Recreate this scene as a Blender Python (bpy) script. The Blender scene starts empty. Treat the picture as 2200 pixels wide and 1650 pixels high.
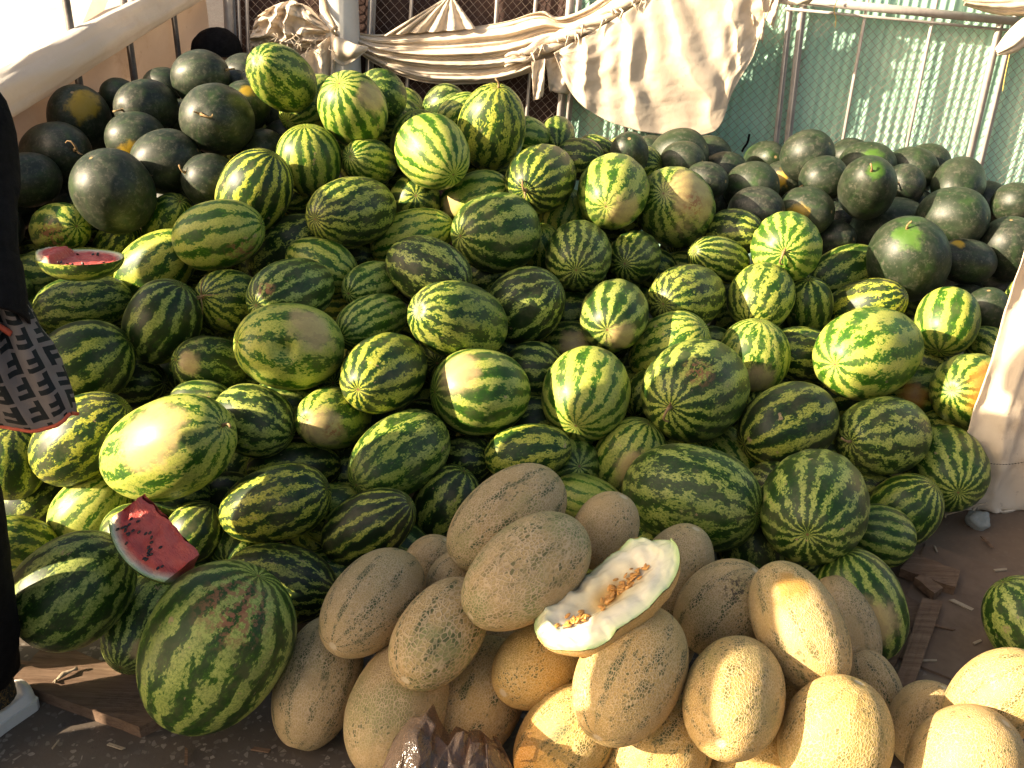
import bpy, bmesh, math, random
import numpy as np
from mathutils import Vector, Matrix, Quaternion, noise

random.seed(7)
RNG = np.random.RandomState(7)
scene = bpy.context.scene
col = scene.collection

# ------------------------------------------------------------------ camera
CAM = Vector((0, 0, 1.6)); PIT = math.radians(26); ROLL = math.radians(2.5)
FWD = Vector((0, math.cos(PIT), -math.sin(PIT)))
R0 = Vector((1, 0, 0)); U0 = R0.cross(FWD)
RIGHT = R0*math.cos(ROLL)+U0*math.sin(ROLL); UP = U0*math.cos(ROLL)-R0*math.sin(ROLL)
FPX = 2139.0
cd = bpy.data.cameras.new("camera"); cam = bpy.data.objects.new("camera", cd); col.objects.link(cam)
m = Matrix((RIGHT, UP, -FWD)).transposed().to_4x4(); m.translation = CAM
cam.matrix_world = m
cd.sensor_width = 36; cd.lens = 36*FPX/2200; cd.clip_start = .05; cd.clip_end = 500
scene.camera = cam

def ray(px, py): return FWD+RIGHT*((px-1100)/FPX)-UP*((py-825)/FPX)
def at(px, py, Y):
    d = ray(px, py); return CAM+d*(Y/d.y)
def ground(px, py, z=0.0):
    d = ray(px, py); return CAM+d*((z-1.6)/d.z)

# ------------------------------------------------------------------ helpers
def tag(o, label=None, cat=None, group=None, kind=None):
    if label: o['label'] = label
    if cat: o['category'] = cat
    if group: o['group'] = group
    if kind: o['kind'] = kind
    return o
def empty(name, loc=(0, 0, 0)):
    o = bpy.data.objects.new(name, None); o.location = loc; o.empty_display_size = .05
    col.objects.link(o); return o
def mesh_obj(name, verts, faces, mat, parent=None, smooth=True, loc=None):
    me = bpy.data.meshes.new(name); me.from_pydata([tuple(v) for v in verts], [], faces)
    if smooth: me.polygons.foreach_set('use_smooth', [True]*len(me.polygons))
    me.update()
    o = bpy.data.objects.new(name, me); col.objects.link(o)
    if mat: me.materials.append(mat)
    if loc is not None: o.location = loc
    if parent: o.parent = parent
    return o
class MB:
    """collects shapes for ONE mesh object"""
    def __init__(s): s.v = []; s.f = []
    def add(s, v, f):
        n = len(s.v); s.v += [tuple(x) for x in v]; s.f += [tuple(i+n for i in q) for q in f]
    def tube(s, pts, rad, n=8, cap=True):
        pts = [Vector(p) for p in pts]; k = len(pts)
        rads = rad if hasattr(rad, '__len__') else [rad]*k
        ring = []; up = None
        for i, p in enumerate(pts):
            t = (pts[min(i+1, k-1)]-pts[max(i-1, 0)]).normalized()
            if up is None:
                up = Vector((0, 0, 1)) if abs(t.z) < .9 else Vector((1, 0, 0))
            a = t.cross(up).normalized(); b = a.cross(t).normalized(); up = b
            ring += [p+(a*math.cos(2*math.pi*j/n)+b*math.sin(2*math.pi*j/n))*rads[i] for j in range(n)]
        f = [(i*n+j, i*n+(j+1) % n, (i+1)*n+(j+1) % n, (i+1)*n+j) for i in range(k-1) for j in range(n)]
        if cap: f += [tuple(range(n))[::-1], tuple((k-1)*n+j for j in range(n))]
        s.add(ring, f)
    def box(s, c, size, rot=None):
        x, y, z = [q/2 for q in size]; c = Vector(c)
        v = [Vector((a*x, b*y, d*z)) for a in (-1, 1) for b in (-1, 1) for d in (-1, 1)]
        if rot: v = [rot @ q for q in v]
        s.add([c+q for q in v], [(0, 1, 3, 2), (4, 6, 7, 5), (0, 4, 5, 1), (2, 3, 7, 6), (0, 2, 6, 4), (1, 5, 7, 3)])
    def grid(s, fn, nu, nv):
        v = [fn(i/(nu-1), j/(nv-1)) for j in range(nv) for i in range(nu)]
        s.add(v, [(j*nu+i, j*nu+i+1, (j+1)*nu+i+1, (j+1)*nu+i) for j in range(nv-1) for i in range(nu-1)])
    def build(s, name, mat, parent=None, smooth=True): return mesh_obj(name, s.v, s.f, mat, parent, smooth)
def bevel(o, w=.004, seg=2):
    b = o.modifiers.new('bevel', 'BEVEL'); b.width = w; b.segments = seg; b.limit_method = 'ANGLE'; return o
def fbm(p, oct=4):
    return noise.fractal(p, 1.0, 2.0, oct)

# ------------------------------------------------------------------ node helper
class NT:
    def __init__(s, name):
        s.m = bpy.data.materials.new(name); s.m.use_nodes = True
        s.t = s.m.node_tree; s.t.nodes.clear()
        s.out = s.n('ShaderNodeOutputMaterial')
    def n(s, typ, **kw):
        nd = s.t.nodes.new(typ)
        for k, v in kw.items(): setattr(nd, k, v)
        return nd
    def put(s, sock, v):
        if v is None: return
        if hasattr(v, 'is_output') or isinstance(v, bpy.types.NodeSocket): s.t.links.new(v, sock)
        elif isinstance(v, tuple) and len(v) == 3 and sock.type == 'RGBA': sock.default_value = (*v, 1)
        else: sock.default_value = v
    def math(s, op, a, b=None, c=None, clamp=False):
        nd = s.n('ShaderNodeMath', operation=op, use_clamp=clamp)
        s.put(nd.inputs[0], a); s.put(nd.inputs[1], b)
        if c is not None: s.put(nd.inputs[2], c)
        return nd.outputs[0]
    def vmath(s, op, a, b=None, scale=None):
        nd = s.n('ShaderNodeVectorMath', operation=op); s.put(nd.inputs[0], a)
        if b is not None: s.put(nd.inputs[1], b)
        if scale is not None: s.put(nd.inputs['Scale'], scale)
        return nd.outputs['Value'] if op in ('LENGTH', 'DISTANCE', 'DOT_PRODUCT') else nd.outputs['Vector']
    def attr(s, name, vec=False):
        nd = s.n('ShaderNodeAttribute', attribute_type='OBJECT', attribute_name=name)
        return nd.outputs['Vector'] if vec else nd.outputs['Fac']
    def noise(s, vec, scale, detail=3, rough=.55, col=False, w=None):
        nd = s.n('ShaderNodeTexNoise'); s.put(nd.inputs['Vector'], vec); s.put(nd.inputs['Scale'], scale)
        nd.inputs['Detail'].default_value = detail; nd.inputs['Roughness'].default_value = rough
        return nd.outputs['Color'] if col else nd.outputs['Fac']
    def voro(s, vec, scale, feature='F1', rnd=1.0):
        nd = s.n('ShaderNodeTexVoronoi', feature=feature); s.put(nd.inputs['Vector'], vec); s.put(nd.inputs['Scale'], scale)
        nd.inputs['Randomness'].default_value = rnd
        return nd
    def sstep(s, v, a, b, lo=0.0, hi=1.0):
        nd = s.n('ShaderNodeMapRange', interpolation_type='SMOOTHSTEP'); s.put(nd.inputs[0], v)
        s.put(nd.inputs[1], a); s.put(nd.inputs[2], b); s.put(nd.inputs[3], lo); s.put(nd.inputs[4], hi)
        return nd.outputs[0]
    def mix(s, f, a, b, blend='MIX'):
        nd = s.n('ShaderNodeMix', data_type='RGBA', blend_type=blend)
        s.put(nd.inputs[0], f); s.put(nd.inputs[6], a); s.put(nd.inputs[7], b); return nd.outputs[2]
    def ramp(s, f, stops):
        nd = s.n('ShaderNodeValToRGB'); s.put(nd.inputs[0], f); e = nd.color_ramp.elements
        while len(e) < len(stops): e.new(.5)
        for x, (p, c) in zip(e, stops): x.position = p; x.color = (*c, 1)
        return nd.outputs[0]
    def sep(s, v):
        nd = s.n('ShaderNodeSeparateXYZ'); s.put(nd.inputs[0], v); return nd.outputs
    def comb(s, x, y, z):
        nd = s.n('ShaderNodeCombineXYZ'); s.put(nd.inputs[0], x); s.put(nd.inputs[1], y); s.put(nd.inputs[2], z); return nd.outputs[0]
    def obj(s): return s.n('ShaderNodeTexCoord').outputs['Object']
    def geo(s): return s.n('ShaderNodeNewGeometry').outputs['Position']
    def bump(s, h, strength=.3, dist=.01):
        nd = s.n('ShaderNodeBump'); s.put(nd.inputs['Height'], h); nd.inputs['Strength'].default_value = strength
        nd.inputs['Distance'].default_value = dist; return nd.outputs['Normal']
    def bsdf(s, color, rough=.5, normal=None, spec=.5, metal=0.0, **kw):
        b = s.n('ShaderNodeBsdfPrincipled'); s.put(b.inputs['Base Color'], color); s.put(b.inputs['Roughness'], rough)
        s.put(b.inputs['Specular IOR Level'], spec); s.put(b.inputs['Metallic'], metal)
        if normal is not None: s.put(b.inputs['Normal'], normal)
        for k, v in kw.items(): s.put(b.inputs[k.replace('_', ' ')], v)
        s.t.links.new(b.outputs[0], s.out.inputs[0]); return b

def patches(T, P, color, fade, jitter, scar=(.30, .12, .06)):
    """coloured spots (ground patch, sun blush) at object-given centres"""
    for nm in ('pa', 'pb'):
        d = T.vmath('DISTANCE', P, T.attr(nm+'_pos', True)); r = T.attr(nm+'_rad')
        q = T.math('ADD', T.math('DIVIDE', d, r), T.math('MULTIPLY', T.math('SUBTRACT', jitter, .5), 1.7))
        q = T.math('ADD', q, T.math('MULTIPLY', T.math('SUBTRACT', T.noise(P, 48, 4, .65), .5), .9))
        mk = T.math('MULTIPLY', T.sstep(q, .55, 1.25, 1, 0), fade)
        color = T.mix(mk, color, T.attr(nm+'_col', True))
    d = T.vmath('DISTANCE', P, T.attr('pr_pos', True)); r = T.attr('pr_rad')
    sc = T.math('MULTIPLY', T.sstep(T.math('DIVIDE', d, r), .3, 1.3, 1, 0), T.sstep(T.noise(P, 75, 5, .7), .47, .56))
    return T.mix(T.math('MULTIPLY', sc, .9), color, scar)

def mat_watermelon():
    T = NT('striped_rind'); P = T.obj(); x, y, z = T.sep(P)
    off = T.vmath('ADD', P, T.attr('seed', True))
    el = T.vmath('MULTIPLY', off, (1, 1, .55))
    n1 = T.noise(off, 9, 2); n2 = T.noise(el, 44, 3, .62); n3 = T.noise(el, 160, 3, .65)
    th = T.math('DIVIDE', T.math('ARCTAN2', y, x), 2*math.pi)
    u = T.math('MULTIPLY', th, T.attr('stripes'))
    for n, a in ((n1, 1.0), (n2, 1.15), (n3, 1.0)):
        u = T.math('ADD', u, T.math('MULTIPLY', T.math('MULTIPLY', T.math('SUBTRACT', n, .5), a), T.attr('jag')))
    tri = T.math('MULTIPLY', T.math('PINGPONG', u, .5), 2)
    # break the bands up along their length
    brk = T.math('MULTIPLY', T.math('SUBTRACT', T.noise(off, 24, 2), .53), 1.25)
    lf = T.math('ADD', T.math('SUBTRACT', T.attr('lf'), .04), brk)
    light = T.sstep(tri, T.math('SUBTRACT', lf, .07), T.math('ADD', lf, .07), 1, 0)
    halo = T.sstep(tri, T.math('SUBTRACT', lf, .05), T.math('ADD', lf, .42), 1, 0)
    tn = T.attr('tn'); yl = T.attr('yl')
    big = T.noise(off, 5, 2)
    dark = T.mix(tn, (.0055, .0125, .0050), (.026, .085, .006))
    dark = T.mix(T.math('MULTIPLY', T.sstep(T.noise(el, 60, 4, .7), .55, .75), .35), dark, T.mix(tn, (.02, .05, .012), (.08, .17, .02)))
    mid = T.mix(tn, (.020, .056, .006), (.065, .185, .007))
    pale = T.mix(yl, (.27, .345, .095), (.47, .45, .04))
    pale = T.mix(T.math('MULTIPLY', tn, .55), pale, (.48, .49, .115))
    lace = T.sstep(T.noise(off, 190, 3, .75), .47, .56)
    pale = T.mix(T.math('MULTIPLY', lace, T.math('SUBTRACT', .62, T.math('MULTIPLY', tn, .25))), pale, mid)
    pale = T.mix(T.math('MULTIPLY', T.sstep(big, .45, .7), .45), pale, mid)
    c = T.mix(halo, dark, mid)
    c = T.mix(light, c, pale)
    rr = T.math('SQRT', T.math('ADD', T.math('MULTIPLY', x, x), T.math('MULTIPLY', y, y)))
    c = patches(T, P, c, .80, n1)
    scar = T.math('MULTIPLY', T.sstep(T.noise(T.vmath('MULTIPLY', off, (1, 1, .3)), 60, 4, .75), .66, .71), .6)
    c = T.mix(scar, c, (.30, .22, .13))
    scf = T.math('MULTIPLY', T.sstep(T.noise(off, 24, 5, .72), .655, .69), .7)
    c = T.mix(scf, c, (.42, .27, .16))
    dust = T.math('MULTIPLY', T.sstep(T.noise(off, 14, 4, .7), .42, .72), .26)
    c = T.mix(dust, c, (.19, .15, .085))
    c = T.mix(T.sstep(rr, .0045, .0025, 0, 1), c, (.16, .09, .04))
    h = T.math('ADD', T.math('MULTIPLY', n3, .4), T.math('MULTIPLY', light, .25))
    T.bsdf(c, T.math('ADD', .27, T.math('MULTIPLY', T.noise(off, 30, 4, .7), .30)), T.bump(h, .12, .004), .32)
    return T.m

def mat_black():
    T = NT('black_rind'); P = T.obj(); x, y, z = T.sep(P)
    off = T.vmath('ADD', P, T.attr('seed', True)); tn = T.attr('tn')
    c = T.mix(tn, (.0055, .0085, .0065), (.016, .030, .010))
    th = T.math('MULTIPLY', T.math('DIVIDE', T.math('ARCTAN2', y, x), 2*math.pi), T.attr('stripes'))
    th = T.math('ADD', th, T.math('MULTIPLY', T.noise(off, 30, 3), .8))
    c = T.mix(T.math('MULTIPLY', T.sstep(T.math('PINGPONG', th, .5), .05, .2, 1, 0), .6), c, (.020, .040, .014))
    bloom = T.math('MULTIPLY', T.sstep(T.noise(off, 10, 6, .78), .42, .70), .46)
    c = T.mix(bloom, c, (.070, .070, .052))
    c = T.mix(T.math('MULTIPLY', T.sstep(T.noise(off, 60, 5, .8), .50, .64), .52), c, (.115, .106, .078))
    gr = T.math('MULTIPLY', T.sstep(T.noise(T.vmath('ADD', off, (3, 1, 2)), 8, 3), .55, .75), T.math('MULTIPLY', tn, .6))
    c = T.mix(gr, c, (.045, .12, .015))
    c = patches(T, P, c, .72, T.noise(off, 25, 3))
    c = T.mix(T.math('MULTIPLY', T.sstep(T.noise(T.vmath('MULTIPLY', off, (1, 1, .25)), 70, 4, .75), .70, .74), .6), c, (.32, .24, .15))
    c = T.mix(T.math('MULTIPLY', T.sstep(T.noise(off, 22, 4, .7), .71, .74), .6), c, (.30, .22, .14))
    rr = T.math('SQRT', T.math('ADD', T.math('MULTIPLY', x, x), T.math('MULTIPLY', y, y)))
    c = T.mix(T.sstep(rr, .007, .004, 0, 1), c, (.30, .20, .09))
    T.bsdf(c, T.math('ADD', .30, T.math('MULTIPLY', T.noise(off, 24, 5, .75), .34)), T.bump(T.noise(off, 160, 3, .7), .08, .003), .45)
    return T.m

def mat_netted():
    T = NT('netted_rind'); P = T.obj(); x, y, z = T.sep(P)
    off = T.vmath('ADD', P, T.attr('seed', True)); tn = T.attr('tn'); yl = T.attr('yl'); lf = T.attr('lf')
    wob = T.vmath('SCALE', T.vmath('SUBTRACT', T.noise(off, 60, 2, col=True), (.5, .5, .5)), scale=.006)
    q = T.vmath('MULTIPLY', T.vmath('ADD', off, wob), (1, 1, .62))
    sc = T.math('SUBTRACT', 250, T.math('MULTIPLY', tn, 125))
    dist = T.voro(q, sc, 'DISTANCE_TO_EDGE').outputs['Distance']
    line = T.sstep(dist, .05, .17, 1, 0)
    dens = T.sstep(T.noise(off, 13, 3), .30, .55)
    th = T.math('MULTIPLY', T.math('DIVIDE', T.math('ARCTAN2', y, x), 2*math.pi), T.attr('stripes'))
    th = T.math('ADD', th, T.math('MULTIPLY', T.math('SUBTRACT', T.noise(off, 16, 3), .5), .5))
    tri = T.math('MULTIPLY', T.math('PINGPONG', th, .5), 2)
    st = T.math('MULTIPLY', T.sstep(tri, .16, .42, 1, 0), T.sstep(T.noise(T.vmath('MULTIPLY', off, (1, 1, .6)), 34, 3, .7), .42, .54))
    st = T.math('MULTIPLY', st, T.sstep(lf, .0, .38))
    base = T.mix(T.noise(off, 8, 3), (.355, .245, .105), (.45, .325, .15))
    base = T.mix(yl, base, (.53, .31, .06))
    base = T.mix(T.math('MULTIPLY', T.sstep(T.noise(T.vmath('ADD', off, (5, 2, 1)), 7, 3), .45, .62), T.math('ADD', .25, T.math('MULTIPLY', tn, .7))), base, (.19, .21, .075))
    cr = T.sep(T.voro(q, sc).outputs['Color'])[0]
    spk = T.math('MULTIPLY', T.sstep(cr, .70, .74), T.sstep(T.noise(T.vmath('MULTIPLY', off, (1, 1, .4)), 19, 3), .50, .60))
    st = T.math('MAXIMUM', st, T.math('MULTIPLY', spk, .8))
    cell = T.mix(T.math('MULTIPLY', st, .92), base, (.050, .068, .020))
    net = T.mix(yl, (.54, .40, .24), (.70, .48, .20))
    c = T.mix(T.math('MULTIPLY', line, T.math('ADD', .35, T.math('MULTIPLY', dens, .55))), cell, net)
    c = patches(T, P, c, .8, T.noise(off, 25, 3), (.030, .022, .016))
    c = T.mix(T.math('MULTIPLY', T.sstep(T.noise(off, 16, 4, .7), .52, .8), .5), c, (.20, .135, .075))
    c = T.mix(T.math('MULTIPLY', T.sstep(T.noise(off, 95, 2, .5), .75, .79), .7), c, (.06, .04, .02))
    rr = T.math('SQRT', T.math('ADD', T.math('MULTIPLY', x, x), T.math('MULTIPLY', y, y)))
    c = T.mix(T.sstep(rr, .012, .006, 0, .85), c, (.62, .52, .36))
    h = T.math('MULTIPLY', line, T.math('ADD', .3, T.math('MULTIPLY', dens, .7)))
    T.bsdf(c, T.math('ADD', .5, T.math('MULTIPLY', line, .15)), T.bump(h, .55, .0035), .35)
    return T.m

def plain(name, c1, c2, scale=8, rough=.7, bump=.2, bscale=None, spec=.3, metal=0, stretch=(1, 1, 1), dist=.01):
    T = NT(name); P = T.vmath('MULTIPLY', T.obj(), stretch)
    n = T.noise(P, scale, 5, .65)
    T.bsdf(T.mix(T.sstep(n, .3, .7), c1, c2), rough, T.bump(T.noise(P, bscale or scale*4, 4, .6), bump, dist), spec, metal)
    return T.m

def mat_cloth(name, c1, c2, translucent=.0, stain=(.30, .20, .12), stain_amt=.5, weave=True):
    T = NT(name); P = T.obj()
    c = T.mix(T.sstep(T.noise(P, 3.5, 5, .65), .35, .7), c1, c2)
    c = T.mix(T.math('MULTIPLY', T.sstep(T.noise(T.vmath('ADD', P, (4, 7, 1)), 5, 6, .72), .55, .75), stain_amt), c, stain)
    c = T.mix(T.math('MULTIPLY', T.sstep(T.noise(P, 45, 3, .6), .68, .74), .5*stain_amt), c, (.16, .09, .05))
    h = T.math('ADD', T.noise(P, 420, 2, .6), T.math('MULTIPLY', T.noise(P, 30, 4, .6), 1.6))
    nb = T.bump(h, .35, .004)
    d = T.n('ShaderNodeBsdfDiffuse'); T.put(d.inputs[0], c); T.put(d.inputs['Normal'], nb)
    if translucent:
        t = T.n('ShaderNodeBsdfTranslucent'); T.put(t.inputs[0], T.mix(.35, c, (.62, .44, .30))); T.put(t.inputs['Normal'], nb)
        mx = T.n('ShaderNodeMixShader'); mx.inputs[0].default_value = translucent
        T.t.links.new(d.outputs[0], mx.inputs[1]); T.t.links.new(t.outputs[0], mx.inputs[2]); T.t.links.new(mx.outputs[0], T.out.inputs[0])
    else: T.t.links.new(d.outputs[0], T.out.inputs[0])
    return T.m

def mat_floor():
    T = NT('terrazzo_ground'); P = T.geo()
    v = T.voro(P, 85); edge = T.voro(P, 85, 'DISTANCE_TO_EDGE').outputs['Distance']
    pick = T.sep(v.outputs['Color'])
    chip = T.math('MULTIPLY', T.sstep(pick[0], .66, .70), T.sstep(edge, .05, .14))
    chip = T.math('MULTIPLY', chip, T.sstep(T.noise(P, 60, 2), .36, .46))
    base = T.mix(T.noise(P, 6, 6, .7), (.055, .045, .036), (.135, .108, .086))
    c = T.mix(chip, base, T.mix(pick[1], (.08, .065, .055), (.28, .24, .20)))
    grime = T.sstep(T.noise(P, 3.2, 6, .7), .42, .64)
    c = T.mix(T.math('MULTIPLY', grime, .6), c, (.090, .062, .046))
    x = T.sep(P)[0]
    c = T.mix(T.math('MULTIPLY', T.sstep(x, .75, 1.1), .85), c, T.mix(T.noise(P, 9, 6, .75), (.10, .065, .044), (.22, .15, .10)))
    T.bsdf(c, T.math('ADD', .45, T.math('MULTIPLY', T.noise(P, 20, 4), .35)), T.bump(T.noise(P, 120, 5, .7), .25, .004), .4)
    return T.m

def mat_wood(name, c1, c2, axis='x'):
    T = NT(name); st = {'x': (3, 45, 45), 'y': (45, 3, 45)}[axis]
    P = T.vmath('MULTIPLY', T.obj(), st); n = T.noise(P, 1.6, 5, .65); f = T.noise(P, 7, 4, .7)
    c = T.mix(T.sstep(n, .3, .7), c1, c2)
    c = T.mix(T.math('MULTIPLY', T.sstep(f, .5, .7), .5), c, tuple(q*.45 for q in c1))
    c = T.mix(T.math('MULTIPLY', T.sstep(T.noise(T.obj(), 14, 4, .7), .55, .75), .5), c, (.05, .032, .022))
    T.bsdf(c, .75, T.bump(f, .35, .004), .25); return T.m

def mat_sheet():
    T = NT('green_painted_sheet'); P = T.obj()
    c = T.mix(T.sstep(T.noise(P, 3, 5, .6), .3, .7), (.36, .62, .49), (.46, .70, .57))
    run = T.noise(T.vmath('MULTIPLY', P, (30, 1, 1.5)), 1.0, 4, .7)
    c = T.mix(T.math('MULTIPLY', T.sstep(run, .56, .72), .4), c, (.26, .45, .36))
    c = T.mix(T.math('MULTIPLY', T.sstep(T.noise(P, 26, 5, .75), .68, .74), .7), c, (.13, .10, .07))
    T.bsdf(c, .5, T.bump(T.noise(P, 40, 3), .1, .004), .35); return T.m

M = dict(
    S=mat_watermelon(), K=mat_black(), H=mat_netted(),
    stem=plain('dry_stalk', (.22, .13, .06), (.36, .25, .12), 90, .8),
    ground=mat_floor(),
    canvas=mat_cloth('beige_canvas', (.70, .58, .45), (.79, .68, .55), .12, (.42, .29, .18), .55),
    tarp=mat_cloth('translucent_tarp', (.54, .43, .35), (.63, .52, .43), .42, (.34, .20, .11), .6),
    roll=mat_cloth('white_tarp', (.72, .68, .62), (.78, .74, .68), .38, (.45, .36, .27), .25),
    brown=mat_cloth('dark_brown_cloth', (.075, .048, .042), (.12, .08, .07), .0, (.05, .03, .025), .5),
    steel=plain('grey_painted_steel', (.34, .30, .28), (.46, .42, .39), 12, .5, .15, spec=.4, metal=.15),
    dsteel=plain('weathered_pipe', (.10, .09, .085), (.17, .15, .14), 20, .55, .2, metal=.2),
    white=plain('white_painted_pipe', (.55, .53, .50), (.66, .64, .61), 6, .45, .08),
    wire=plain('rusty_wire', (.30, .23, .18), (.40, .33, .27), 30, .6, .1, metal=.3),
    sheet=mat_sheet(),
    plank=mat_wood('weathered_plank', (.115, .070, .045), (.19, .125, .085)),
    board=mat_wood('scrap_board', (.13, .075, .045), (.22, .14, .09)),
    card=plain('dirty_hardboard', (.12, .080, .055), (.19, .13, .09), 5, .85, .3),
    coat=plain('black_wool', (.006, .0055, .006), (.012, .011, .012), 60, .95, .5, 500, .1),
    trouser=plain('black_trouser_cloth', (.005, .0045, .0045), (.010, .009, .009), 50, .9, .4, 400, .1),
    skin=plain('skin', (.40, .22, .15), (.48, .28, .20), 20, .5, .1, 300, .4),
    hair=plain('dark_hair', (.015, .010, .008), (.03, .02, .016), 60, .6, .5, 200, .3, stretch=(4, 4, .4)),
    eye=plain('eye', (.05, .03, .02), (.06, .04, .03), 5, .2, 0),
    shoe=plain('white_leather', (.60, .57, .54), (.68, .65, .62), 8, .5, .15, 90),
    sole=plain('white_rubber', (.52, .50, .47), (.60, .58, .55), 10, .6, .1),
    red=plain('red_cord', (.40, .07, .035), (.50, .11, .06), 40, .7, .2),
    rope=plain('pale_cord', (.40, .29, .19), (.52, .40, .27), 40, .85, .3),
    orange=plain('orange_plastic', (.75, .13, .02), (.80, .17, .03), 5, .4, .05, spec=.5),
    stone=plain('pale_stone', (.22, .24, .23), (.32, .33, .31), 20, .8, .4),
    paper=plain('dry_husk', (.28, .22, .15), (.38, .31, .22), 30, .8, .3),
)

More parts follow.
